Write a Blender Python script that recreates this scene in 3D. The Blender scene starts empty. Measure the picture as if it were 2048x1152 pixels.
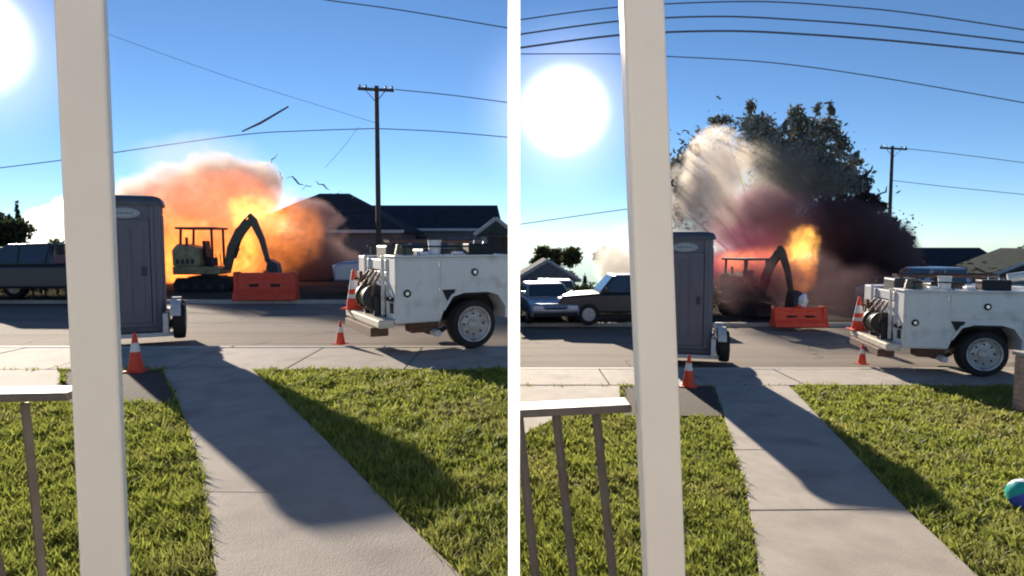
import bpy, bmesh, math, random
import numpy as np
from mathutils import Vector, Matrix, noise
R = math.radians
rnd = random.Random(7)
scene = bpy.context.scene

# ------------------------------------------------------------------ camera, sky, suns, exposure
F = 1300.0                       # focal length for a 2048 px wide frame
HC = 1.64                        # camera height over the upper yard
PITCH = math.atan(91 / F)
cam_d = bpy.data.cameras.new('camera')
cam_d.sensor_width = 36.0
cam_d.lens = F / 2048 * 36
cam_d.clip_start = 0.05
cam_d.clip_end = 3000
cam = bpy.data.objects.new('camera', cam_d)
scene.collection.objects.link(cam)
cam.location = (0, 0, HC)
cam.rotation_euler = (R(90) - PITCH, 0, 0)
scene.camera = cam

SUN_A = (-39.3, 14.8)            # azimuth (from straight ahead, + to the east side), elevation
SUN_B = (0.6, 19.0)
GLARE_A = (-39.6, 13.4)
GLARE_B = (4.5, 11.2)
def direction(az, el):
    return Vector((math.sin(R(az)) * math.cos(R(el)), math.cos(R(az)) * math.cos(R(el)), math.sin(R(el))))

world = bpy.data.worlds.new('World')
scene.world = world
world.use_nodes = True
nt = world.node_tree
nt.nodes.clear()
wo = nt.nodes.new('ShaderNodeOutputWorld')
sky = nt.nodes.new('ShaderNodeTexSky')
sky.sky_type = 'NISHITA'
sky.sun_disc = False
sky.sun_elevation = R(18)
sky.sun_rotation = R(-17)
sky.air_density = 0.62
sky.dust_density = 0.0
sky.ozone_density = 3.0
bg = nt.nodes.new('ShaderNodeBackground')
bg.inputs['Strength'].default_value = 0.067
hs = nt.nodes.new('ShaderNodeHueSaturation'); hs.inputs['Saturation'].default_value = 1.05; hs.inputs['Value'].default_value = 1.0
nt.links.new(sky.outputs[0], hs.inputs['Color']); wb = nt.nodes.new('ShaderNodeMix'); wb.data_type = 'RGBA'; wb.blend_type = 'MULTIPLY'; wb.inputs['Factor'].default_value = 1.0
wb.inputs['B'].default_value = (0.93, 0.985, 1.0, 1)
nt.links.new(hs.outputs[0], wb.inputs['A']); nt.links.new(wb.outputs['Result'], bg.inputs['Color'])
geo = nt.nodes.new('ShaderNodeTexCoord')
last = bg.outputs[0]
for (az, el) in (GLARE_A, GLARE_B):
    dv = nt.nodes.new('ShaderNodeVectorMath'); dv.operation = 'DOT_PRODUCT'
    nt.links.new(geo.outputs['Generated'], dv.inputs[0])
    dv.inputs[1].default_value = direction(az, el)
    ac = nt.nodes.new('ShaderNodeMath'); ac.operation = 'ARCCOSINE'; ac.use_clamp = False
    nt.links.new(dv.outputs['Value'], ac.inputs[0])
    for (r0, r1, col, stv, pw) in ((4.5, 1.6, (1.0, 0.97, 1.0), 2.4, 2.3), (9.5, 3.0, (0.92, 0.82, 1.0), 0.30, 2.2)):
        mr = nt.nodes.new('ShaderNodeMapRange')
        mr.inputs['From Min'].default_value = R(r0); mr.inputs['From Max'].default_value = R(r1)
        mr.inputs['To Min'].default_value = 0; mr.inputs['To Max'].default_value = 1
        nt.links.new(ac.outputs[0], mr.inputs['Value'])
        pn = nt.nodes.new('ShaderNodeMath'); pn.operation = 'POWER'; pn.inputs[1].default_value = pw
        nt.links.new(mr.outputs[0], pn.inputs[0])
        ml = nt.nodes.new('ShaderNodeMath'); ml.operation = 'MULTIPLY'; ml.inputs[1].default_value = stv
        nt.links.new(pn.outputs[0], ml.inputs[0])
        b2 = nt.nodes.new('ShaderNodeBackground'); b2.inputs['Color'].default_value = (*col, 1)
        nt.links.new(ml.outputs[0], b2.inputs['Strength'])
        ad = nt.nodes.new('ShaderNodeAddShader')
        nt.links.new(last, ad.inputs[0]); nt.links.new(b2.outputs[0], ad.inputs[1])
        last = ad.outputs[0]
nt.links.new(last, wo.inputs['Surface'])

LOT_A = bpy.data.collections.new('fireball_lot')
LOT_B = bpy.data.collections.new('plume_lot')
for nm, (az, el), coll in (('sun_fireball_lot', SUN_A, LOT_A), ('sun_plume_lot', SUN_B, LOT_B)):
    ld = bpy.data.lights.new(nm, 'SUN')
    ld.energy = 5.0
    ld.angle = R(0.6)
    ld.color = (1.0, 0.88, 0.72)
    lo = bpy.data.objects.new(nm, ld)
    scene.collection.objects.link(lo)
    lo.rotation_euler = direction(az, el).to_track_quat('Z', 'Y').to_euler()
    lo.light_linking.receiver_collection = coll
    lo.light_linking.blocker_collection = coll

vs = scene.view_settings
vs.view_transform = 'Standard'; vs.look = 'None'; vs.gamma = 1.0; vs.use_curve_mapping = False
vs.exposure = 1.04
cy = scene.cycles
cy.filter_width = 2.0
cy.max_bounces = 6; cy.diffuse_bounces = 3; cy.volume_bounces = 3; cy.transparent_max_bounces = 12
cy.volume_step_rate = 1.5; cy.volume_max_steps = 128
cy.sample_clamp_indirect = 4.0

# ------------------------------------------------------------------ helpers
LOT = [LOT_A]
ZG = [0.0]
HZ = 485.0
def ray(u, v):
    x = (u - 1024) / F; y = -(v - 576) / F
    return Vector((x, math.cos(PITCH) + y * math.sin(PITCH), -math.sin(PITCH) + y * math.cos(PITCH)))
def gnd(u, v, dz=0.0):
    """point of the current yard's ground seen in direction (u, v)"""
    d = ray(u, v); z = ZG[0] + dz
    t = (z - HC) / d.z
    return Vector((d.x * t, d.y * t, z))
def at(u, v, Y):
    d = ray(u, v); t = Y / d.y
    return Vector((d.x * t, Y, HC + d.z * t))

def link(o):
    scene.collection.objects.link(o)
    LOT[0].objects.link(o)
    return o
def tag(o, label=None, cat=None, group=None, kind=None):
    if label: o['label'] = label
    if cat: o['category'] = cat
    if group: o['group'] = group
    if kind: o['kind'] = kind
    return o
def empty(name, loc, rz=0, label=None, cat=None, group=None):
    o = bpy.data.objects.new(name, None); link(o)
    o.location = loc; o.rotation_euler = (0, 0, rz)
    return tag(o, label, cat, group)

class MB:
    def __init__(s): s.v = []; s.f = []
    def add(s, vs_, fs):
        b = len(s.v); s.v += [tuple(p) for p in vs_]; s.f += [tuple(i + b for i in f) for f in fs]; return s
    def box(s, x0, x1, y0, y1, z0, z1, M=None):
        p = [Vector((x, y, z)) for z in (z0, z1) for y in (y0, y1) for x in (x0, x1)]
        if M: p = [M @ q for q in p]
        return s.add(p, [(0, 2, 3, 1), (4, 5, 7, 6), (0, 1, 5, 4), (2, 6, 7, 3), (0, 4, 6, 2), (1, 3, 7, 5)])
    def prism(s, pts, axis, a, b):
        """pts 2-D polygon (counter clockwise), extruded along axis from a to b"""
        def P(p, t):
            return {'z': (p[0], p[1], t), 'y': (p[0], t, p[1]), 'x': (t, p[0], p[1])}[axis]
        n = len(pts)
        vv = [P(p, a) for p in pts] + [P(p, b) for p in pts]
        ff = [tuple(range(n))[::-1], tuple(range(n, 2 * n))] + [(i, (i + 1) % n, n + (i + 1) % n, n + i) for i in range(n)]
        return s.add(vv, ff)
    def tube(s, path, r, n=8, cap=True):
        path = [Vector(p) for p in path]; rs = r if isinstance(r, (list, tuple)) else [r] * len(path)
        vv = []; ff = []
        up = None
        for i, p in enumerate(path):
            t = (path[min(i + 1, len(path) - 1)] - path[max(i - 1, 0)]).normalized()
            if up is None:
                up = Vector((0, 0, 1)) if abs(t.z) < 0.9 else Vector((1, 0, 0))
            a = t.cross(up).normalized(); up = a.cross(t).normalized()
            for k in range(n):
                an = 2 * math.pi * k / n
                vv.append(p + (a * math.cos(an) + up * math.sin(an)) * rs[i])
        for i in range(len(path) - 1):
            for k in range(n):
                ff.append((i * n + k, i * n + (k + 1) % n, (i + 1) * n + (k + 1) % n, (i + 1) * n + k))
        if cap:
            ff.append(tuple(range(n))[::-1]); ff.append(tuple((len(path) - 1) * n + k for k in range(n)))
        return s.add(vv, ff)
    def lathe(s, prof, c=(0, 0, 0), axis='z', n=20, ring=False):
        """prof list of (radius, height)"""
        c = Vector(c); vv = []; ff = []
        for (r, h) in prof:
            for k in range(n):
                a = 2 * math.pi * k / n; x, y = r * math.cos(a), r * math.sin(a)
                vv.append(c + Vector({'z': (x, y, h), 'y': (x, h, -y), 'x': (h, x, y)}[axis]))
        for i in range(len(prof) - 1):
            for k in range(n):
                ff.append((i * n + k, i * n + (k + 1) % n, (i + 1) * n + (k + 1) % n, (i + 1) * n + k))
        e = (len(prof) - 1) * n
        if ring: ff += [(e + k, e + (k + 1) % n, (k + 1) % n, k) for k in range(n)]
        else: ff.append(tuple(range(n))[::-1]); ff.append(tuple(e + k for k in range(n)))
        return s.add(vv, ff)
    def build(s, name, m, parent=None, bevel=0, smooth=False, loc=None, rz=0):
        me = bpy.data.meshes.new(name); me.from_pydata([tuple(p) for p in s.v], [], s.f)
        bm = bmesh.new(); bm.from_mesh(me); bmesh.ops.recalc_face_normals(bm, faces=bm.faces); bm.to_mesh(me); bm.free()
        me.materials.append(m)
        o = bpy.data.objects.new(name, me); link(o)
        if parent: o.parent = parent
        if loc is not None: o.location = loc
        if rz: o.rotation_euler = (0, 0, rz)
        if smooth:
            for p in me.polygons: p.use_smooth = True
            me.set_sharp_from_angle(angle=R(40))
        if bevel:
            b = o.modifiers.new('bevel', 'BEVEL'); b.width = bevel; b.segments = 2; b.limit_method = 'ANGLE'; b.angle_limit = R(35)
            b.harden_normals = False
        return o

def copy_obj(o, parent=None):
    c = o.copy(); link(c)
    if parent: c.parent = parent
    return c

_m = {}
def mat(name, col, rough=0.7, metal=0.0, var=0.12, scale=6.0, bump=0.0, bscale=40.0, spec=0.4, dirt=None, emit=None):
    if name in _m: return _m[name]
    m = bpy.data.materials.new(name); m.use_nodes = True
    t = m.node_tree; b = t.nodes['Principled BSDF']
    b.inputs['Roughness'].default_value = rough; b.inputs['Metallic'].default_value = metal
    b.inputs['Specular IOR Level'].default_value = spec
    tc = t.nodes.new('ShaderNodeTexCoord')
    n = t.nodes.new('ShaderNodeTexNoise'); n.inputs['Scale'].default_value = scale; n.inputs['Detail'].default_value = 6
    n.inputs['Roughness'].default_value = 0.65
    t.links.new(tc.outputs['Object'], n.inputs['Vector'])
    mx = t.nodes.new('ShaderNodeMix'); mx.data_type = 'RGBA'
    mx.inputs['A'].default_value = (*[c * (1 - var) for c in col], 1)
    mx.inputs['B'].default_value = (*[min(1, c * (1 + var)) for c in col], 1)
    mr = t.nodes.new('ShaderNodeMapRange'); mr.inputs['From Min'].default_value = 0.3; mr.inputs['From Max'].default_value = 0.7
    t.links.new(n.outputs['Fac'], mr.inputs['Value']); t.links.new(mr.outputs[0], mx.inputs['Factor'])
    out = mx.outputs['Result']
    if dirt:
        dcol, dsc, dlo, dhi = dirt
        n2 = t.nodes.new('ShaderNodeTexNoise'); n2.inputs['Scale'].default_value = dsc; n2.inputs['Detail'].default_value = 8
        t.links.new(tc.outputs['Object'], n2.inputs['Vector'])
        r2 = t.nodes.new('ShaderNodeMapRange'); r2.inputs['From Min'].default_value = dlo; r2.inputs['From Max'].default_value = dhi
        r2.inputs['To Max'].default_value = 0.8
        t.links.new(n2.outputs['Fac'], r2.inputs['Value'])
        m2 = t.nodes.new('ShaderNodeMix'); m2.data_type = 'RGBA'
        t.links.new(r2.outputs[0], m2.inputs['Factor']); t.links.new(out, m2.inputs['A']); m2.inputs['B'].default_value = (*dcol, 1)
        out = m2.outputs['Result']
    t.links.new(out, b.inputs['Base Color'])
    if bump:
        n3 = t.nodes.new('ShaderNodeTexNoise'); n3.inputs['Scale'].default_value = bscale; n3.inputs['Detail'].default_value = 5
        t.links.new(tc.outputs['Object'], n3.inputs['Vector'])
        bp = t.nodes.new('ShaderNodeBump'); bp.inputs['Strength'].default_value = bump; bp.inputs['Distance'].default_value = 0.02
        t.links.new(n3.outputs['Fac'], bp.inputs['Height']); t.links.new(bp.outputs[0], b.inputs['Normal'])
    _m[name] = m
    return m

def leaf_mat(name, col, var=0.45, trans=0.35):
    if name in _m: return _m[name]
    m = bpy.data.materials.new(name); m.use_nodes = True
    t = m.node_tree; b = t.nodes['Principled BSDF']; out = t.nodes['Material Output']
    g = t.nodes.new('ShaderNodeNewGeometry')
    mx = t.nodes.new('ShaderNodeMix'); mx.data_type = 'RGBA'
    mx.inputs['A'].default_value = (*[c * (1 - var) for c in col], 1)
    mx.inputs['B'].default_value = (col[0] * (1 + var * 1.3), col[1] * (1 + var), col[2] * (1 + var * 0.5), 1)
    tc = t.nodes.new('ShaderNodeTexCoord')
    n = t.nodes.new('ShaderNodeTexNoise'); n.inputs['Scale'].default_value = 1.6; n.inputs['Detail'].default_value = 5
    t.links.new(tc.outputs['Object'], n.inputs['Vector'])
    av = t.nodes.new('ShaderNodeMath'); av.operation = 'MULTIPLY_ADD'; av.inputs[1].default_value = 0.5
    t.links.new(g.outputs['Random Per Island'], av.inputs[0])
    sc = t.nodes.new('ShaderNodeMapRange'); sc.inputs['From Min'].default_value = 0.3; sc.inputs['From Max'].default_value = 0.7; sc.inputs['To Max'].default_value = 0.5
    t.links.new(n.outputs['Fac'], sc.inputs['Value']); t.links.new(sc.outputs[0], av.inputs[2])
    t.links.new(av.outputs[0], mx.inputs['Factor'])
    t.links.new(mx.outputs['Result'], b.inputs['Base Color'])
    b.inputs['Roughness'].default_value = 0.6; b.inputs['Specular IOR Level'].default_value = 0.25
    tr = t.nodes.new('ShaderNodeBsdfTranslucent'); t.links.new(mx.outputs['Result'], tr.inputs['Color'])
    ms = t.nodes.new('ShaderNodeMixShader'); ms.inputs[0].default_value = trans
    t.links.new(b.outputs[0], ms.inputs[1]); t.links.new(tr.outputs[0], ms.inputs[2]); t.links.new(ms.outputs[0], out.inputs['Surface'])
    _m[name] = m
    return m

concrete = mat('concrete', (0.40, 0.345, 0.29), 0.85, var=0.13, scale=2.2, bump=0.3, bscale=90, dirt=((0.22, 0.185, 0.15), 1.7, 0.5, 0.8))
street_m = mat('street_asphalt', (0.25, 0.205, 0.165), 0.9, spec=.1, var=0.16, scale=1.2, bump=0.3, bscale=60, dirt=((0.11, 0.10, 0.095), 0.7, 0.52, 0.75))
st_ = street_m.node_tree; mp_ = st_.nodes.new('ShaderNodeMapping'); mp_.inputs['Scale'].default_value = (.10, 1.6, 1)
st_.links.new(st_.nodes['Texture Coordinate'].outputs['Object'], mp_.inputs['Vector'])
for n_ in st_.nodes:
    if n_.type == 'TEX_NOISE' and n_.inputs['Scale'].default_value < 5: st_.links.new(mp_.outputs[0], n_.inputs['Vector'])
kerb_m = mat('kerb_concrete', (0.42, 0.39, 0.34), 0.8, var=0.15, scale=4)
soil = mat('soil', (0.07, 0.05, 0.038), 0.95, var=0.3, scale=8, bump=0.5, bscale=20)
turf = mat('turf_floor', (0.085, 0.095, 0.028), 0.95, var=0.3, scale=5)
farground = mat('far_ground', (0.085, 0.075, 0.06), 1.0, var=0.25, scale=0.6, spec=0.0)
cream = mat('cream_paint', (0.82, 0.775, 0.69), 0.55, var=0.035, scale=5, bump=0.04, bscale=25, dirt=((0.60, 0.55, 0.46), 2.2, 0.62, 0.95))
stucco_p = mat('bounce_wall_stucco', (0.35, 0.36, 0.38), .9, var=.06, scale=4, bump=.3, bscale=60)
gap_strip_m = mat('gap_strip_white', (0.92, 0.92, 0.92), 0.4, var=0.01, scale=5)
rail_m = mat('dark_rail_paint', (0.10, 0.085, 0.075), 0.6, var=0.25, scale=14, dirt=((0.22, 0.20, 0.18), 9, 0.6, 0.8))
truck_w = mat('truck_white_paint', (0.74, 0.74, 0.72), 0.35, var=0.05, scale=3, spec=0.5, dirt=((0.40, 0.37, 0.32), 3.5, 0.54, 0.8))
steel_d = mat('dark_steel', (0.05, 0.05, 0.055), 0.5, metal=0.4, var=0.3, scale=9)
rubber = mat('tyre_rubber', (0.022, 0.021, 0.022), 0.8, var=0.3, scale=20, bump=0.2)
rim_m = mat('wheel_steel', (0.52, 0.49, 0.46), 0.5, metal=0.3, var=0.2, scale=10, dirt=((0.12, 0.09, 0.07), 9, 0.5, 0.75))
chrome = mat('latch_chrome', (0.75, 0.75, 0.75), 0.25, metal=0.9, var=0.05)
black_p = mat('black_print', (0.012, 0.012, 0.014), 0.6, var=0.1)
rust = mat('rusty_steel', (0.13, 0.07, 0.05), 0.8, var=0.4, scale=14)
bump_m = mat('bumper_paint', (0.66, 0.60, 0.48), 0.45, var=0.12, scale=7, dirt=((0.3, 0.22, 0.14), 6, 0.55, 0.8))
olive = mat('olive_hose', (0.13, 0.13, 0.09), 0.6, var=0.3, scale=14)
brownhose = mat('brown_hose', (0.20, 0.12, 0.08), 0.6, var=0.3, scale=14)
orange = mat('orange_plastic', (0.80, 0.075, 0.025), 0.5, var=0.12, scale=9, dirt=((0.35, 0.06, 0.03), 6, 0.6, 0.85))
barrier_m = mat('barrier_plastic', (0.75, 0.07, 0.03), 0.5, var=0.15, scale=5, dirt=((0.36, 0.06, 0.04), 4, 0.58, 0.85))
reflect = mat('white_collar', (0.82, 0.80, 0.78), 0.45, var=0.06)
toilet_m = mat('toilet_plastic', (0.15, 0.145, 0.175), 0.55, var=0.10, scale=4, bump=0.05, bscale=14)
toilet_d = mat('toilet_door_plastic', (0.135, 0.13, 0.16), 0.5, var=0.10, scale=4)
toilet_r = mat('toilet_roof_plastic', (0.085, 0.09, 0.11), 0.5, var=0.12, scale=4)
emblem_m = mat('emblem_print', (0.42, 0.45, 0.47), 0.6, var=0.06)
emblem_d = mat('emblem_ink', (0.16, 0.18, 0.22), 0.6, var=0.06)
trailer_w = mat('trailer_frame_paint', (0.62, 0.60, 0.58), 0.5, var=0.15, scale=9)
exc_y = mat('excavator_paint', (0.34, 0.26, 0.13), 0.5, var=0.2, scale=6, dirt=((0.10, 0.08, 0.05), 5, 0.5, 0.75))
exc_b = mat('excavator_boom_paint', (0.10, 0.08, 0.05), 0.5, var=0.25, scale=6)
track_m = mat('track_rubber', (0.03, 0.027, 0.026), 0.85, var=0.35, scale=12)
glass = mat('vehicle_glass', (0.03, 0.04, 0.05), 0.08, var=0.05, spec=0.8)
wood_pole = mat('weathered_pole_wood', (0.075, 0.06, 0.05), 0.9, var=0.3, scale=5)
wire_m = mat('cable_sheath', (0.11, 0.14, 0.19), 0.6, var=0.1)
ceramic = mat('insulator_ceramic', (0.25, 0.22, 0.2), 0.3, var=0.1)
shingle_m = mat('roof_shingles', (0.045, 0.047, 0.058), 0.95, spec=.03, var=0.3, scale=3)
shingle_g = mat('green_grey_shingles', (0.05, 0.062, 0.058), 0.95, spec=.03, var=0.25, scale=3)
wall_m = mat('house_stucco', (0.17, 0.16, 0.17), 0.9, var=0.12, scale=2)
wall_g = mat('pale_green_siding', (0.30, 0.36, 0.36), 0.85, var=0.08, scale=2)
wall_b = mat('grey_siding', (0.21, 0.22, 0.25), 0.85, var=0.1, scale=2)
fascia = mat('fascia_paint', (0.50, 0.50, 0.50), 0.6, var=0.1)
fence_m = mat('dark_fence_wood', (0.055, 0.042, 0.038), 0.85, var=0.35, scale=5)
bark = mat('bark', (0.07, 0.05, 0.035), 0.95, var=0.35, scale=12)
splinter = mat('charred_wood', (0.085, 0.09, 0.085), 0.9, var=0.5, scale=3)
plaster = mat('broken_plaster', (0.22, 0.22, 0.19), 0.9, var=0.4, scale=3)
grass_m = leaf_mat('grass_blades', (0.27, 0.315, 0.068), var=.34, trans=.55)
leaf_d = leaf_mat('dark_leaves', (0.045, 0.062, 0.03))
leaf_l = leaf_mat('olive_leaves', (0.085, 0.095, 0.04))
leaf_t = leaf_mat('ashen_leaves', (0.16, 0.165, 0.125), trans=.25)
leaf_b = leaf_mat('backlit_leaves', (0.045, 0.032, 0.030), trans=.12)  # dark maroon-brown carries the backlit smoke shading of the crown
leaf_c = leaf_mat('cypress_leaves', (0.035, 0.055, 0.035))

def cracks(m, scale, width, col):
    t = m.node_tree; b = t.nodes['Principled BSDF']; src = b.inputs['Base Color'].links[0].from_socket
    tc = next(n for n in t.nodes if n.type == 'TEX_COORD')
    wn = t.nodes.new('ShaderNodeTexNoise'); wn.inputs['Scale'].default_value = 2.5; wn.inputs['Detail'].default_value = 5; t.links.new(tc.outputs['Object'], wn.inputs['Vector'])
    ms = t.nodes.new('ShaderNodeVectorMath'); ms.operation = 'MULTIPLY_ADD'; ms.inputs[1].default_value = (.5, .5, .5)
    t.links.new(wn.outputs['Color'], ms.inputs[0]); t.links.new(tc.outputs['Object'], ms.inputs[2])
    vo = t.nodes.new('ShaderNodeTexVoronoi'); vo.feature = 'DISTANCE_TO_EDGE'; vo.inputs['Scale'].default_value = scale; t.links.new(ms.outputs[0], vo.inputs['Vector'])
    mr = t.nodes.new('ShaderNodeMapRange'); mr.inputs['From Min'].default_value = width; mr.inputs['From Max'].default_value = width * .3; mr.inputs['To Max'].default_value = .75
    t.links.new(vo.outputs['Distance'], mr.inputs['Value'])
    wn2 = t.nodes.new('ShaderNodeTexNoise'); wn2.inputs['Scale'].default_value = .9; t.links.new(tc.outputs['Object'], wn2.inputs['Vector'])
    gt = t.nodes.new('ShaderNodeMapRange'); gt.inputs['From Min'].default_value = .48; gt.inputs['From Max'].default_value = .56; t.links.new(wn2.outputs['Fac'], gt.inputs['Value'])
    ml = t.nodes.new('ShaderNodeMath'); ml.operation = 'MULTIPLY'; t.links.new(mr.outputs[0], ml.inputs[0]); t.links.new(gt.outputs[0], ml.inputs[1])
    mx = t.nodes.new('ShaderNodeMix'); mx.data_type = 'RGBA'; t.links.new(ml.outputs[0], mx.inputs['Factor']); t.links.new(src, mx.inputs['A']); mx.inputs['B'].default_value = (*col, 1)
    t.links.new(mx.outputs['Result'], b.inputs['Base Color'])
cracks(street_m, .35, .010, (.07, .06, .055))
gt_ = grass_m.node_tree; gb_ = gt_.nodes['Principled BSDF']; gs_ = gb_.inputs['Base Color'].links[0].from_socket
gn_ = gt_.nodes.new('ShaderNodeTexNoise'); gn_.inputs['Scale'].default_value = 1.1; gn_.inputs['Detail'].default_value = 4
gt_.links.new(next(n for n in gt_.nodes if n.type == 'TEX_COORD').outputs['Object'], gn_.inputs['Vector'])
gr_ = gt_.nodes.new('ShaderNodeMapRange'); gr_.inputs['From Min'].default_value = .50; gr_.inputs['From Max'].default_value = .70; gr_.inputs['To Max'].default_value = .65
gt_.links.new(gn_.outputs['Fac'], gr_.inputs['Value'])
gx_ = gt_.nodes.new('ShaderNodeMix'); gx_.data_type = 'RGBA'; gx_.inputs['B'].default_value = (.36, .31, .13, 1)
gt_.links.new(gr_.outputs[0], gx_.inputs['Factor']); gt_.links.new(gs_, gx_.inputs['A'])
gt_.links.new(gx_.outputs['Result'], gb_.inputs['Base Color'])
gt_.links.new(gx_.outputs['Result'], next(n for n in gt_.nodes if n.type == 'BSDF_TRANSLUCENT').inputs['Color'])

def pip(px, py, poly):
    inside = np.zeros(px.shape, bool); n = len(poly); j = n - 1
    for i in range(n):
        xi, yi = poly[i][:2]; xj, yj = poly[j][:2]
        c = ((yi > py) != (yj > py)) & (px < (xj - xi) * (py - yi) / (yj - yi + 1e-12) + xi)
        inside ^= c; j = i
    return inside

def sheet(name, pts, z0, z1, m, parent=None, bevel=0):
    mb = MB(); mb.prism([(p[0], p[1]) for p in pts], 'z', z0, z1)
    return mb.build(name, m, parent, bevel)

def grass_blades(name, poly, n, z, seed, holes=(), label=None):
    """a lawn: one mesh of many bent blades"""
    g = np.random.default_rng(seed)
    P = np.array([(p[0], p[1]) for p in poly]); lo = P.min(0); hi = P.max(0)
    pts = np.zeros((0, 2))
    tries = 0
    while len(pts) < n and tries < 60:
        tries += 1
        q = lo + (hi - lo) * g.random((n, 2))
        # denser towards the porch, where single blades can be seen
        keep = g.random(n) < np.clip((3.6 / np.maximum(q[:, 1], 0.8)) ** 1.3, 0.06, 1)
        q = q[keep]
        q = q[pip(q[:, 0], q[:, 1], poly)]
        for h in holes: q = q[~pip(q[:, 0], q[:, 1], h)]
        pts = np.vstack([pts, q])
    pts = pts[:n]; n = len(pts)
    clump = np.array([noise.noise(Vector((p[0] * 2.7, p[1] * 2.7, seed))) for p in pts])
    clump2 = np.array([noise.noise(Vector((p[0] * 9.0, p[1] * 9.0, seed + 5))) for p in pts])
    hgt = np.clip(0.05 + 0.035 * clump + 0.055 * clump2 + 0.018 * g.standard_normal(n), 0.012, 0.14)
    far = np.clip(pts[:, 1] / 4.0, 0.8, 2.2)
    a = g.random(n) * 2 * np.pi; w = (0.0045 + 0.004 * g.random(n)) * far
    lean = hgt * (0.35 + 0.7 * g.random(n)); b = a + np.pi / 2 + g.standard_normal(n) * 0.5
    dx, dy = np.cos(a) * w, np.sin(a) * w; lx, ly = np.cos(b) * lean, np.sin(b) * lean
    x, y = pts[:, 0], pts[:, 1]; z0 = np.full(n, z - 0.004)
    V = np.stack([np.stack([x - dx, y - dy, z0], 1), np.stack([x + dx, y + dy, z0], 1),
                  np.stack([x + dx * .7 + lx * .4, y + dy * .7 + ly * .4, z0 + hgt * .62], 1), np.stack([x - dx * .7 + lx * .4, y - dy * .7 + ly * .4, z0 + hgt * .62], 1),
                  np.stack([x + lx, y + ly, z0 + hgt], 1)], 1).reshape(-1, 3)
    base = (np.arange(n) * 5)[:, None]
    quads = base + np.array([0, 1, 2, 3]); tris = base + np.array([3, 2, 4])
    me = bpy.data.meshes.new(name)
    me.vertices.add(len(V)); me.vertices.foreach_set('co', V.ravel())
    loops = np.concatenate([np.hstack([quads, tris]).ravel()])
    me.loops.add(len(loops)); me.loops.foreach_set('vertex_index', loops.astype(np.int32))
    me.polygons.add(2 * n)
    st = np.stack([np.arange(n) * 7, np.arange(n) * 7 + 4], 1).ravel()
    me.polygons.foreach_set('loop_start', st.astype(np.int32))
    me.update(calc_edges=True)
    me.materials.append(grass_m)
    o = bpy.data.objects.new(name, me); link(o)
    return tag(o, label, 'grass', None, 'stuff')

def slabs(parent, left, right, z0, z1, m, length=1.5, gap=0.012):
    """pour slabs between two edge polylines given as matching point lists"""
    def resample(line):
        line = [Vector((p[0], p[1])) for p in line]
        L = [0]
        for a, b in zip(line, line[1:]): L.append(L[-1] + (b - a).length)
        return line, L
    l, Ll = resample(left); r, Lr = resample(right)
    def ev(line, L, t):
        d = t * L[-1]
        for i in range(len(line) - 1):
            if d <= L[i + 1] + 1e-9:
                f = (d - L[i]) / (L[i + 1] - L[i]); return line[i].lerp(line[i + 1], f)
        return line[-1]
    tot = (Ll[-1] + Lr[-1]) / 2; n = max(1, round(tot / length)); e = gap / tot / 2
    for k in range(n):
        a, b = k / n + e, (k + 1) / n - e
        sub = [a + (b - a) * j / 4 for j in range(5)]
        pts = [ev(l, Ll, t) for t in sub] + [ev(r, Lr, t) for t in reversed(sub)]
        pts = [(p.x, p.y) for p in pts]
        area = sum(p[0] * q[1] - q[0] * p[1] for p, q in zip(pts, pts[1:] + pts[:1]))
        if area < 0: pts.reverse()
        sheet('slab', pts, z0, z1 + rnd.uniform(-0.003, 0.003), m, parent, bevel=0.006)

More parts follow.
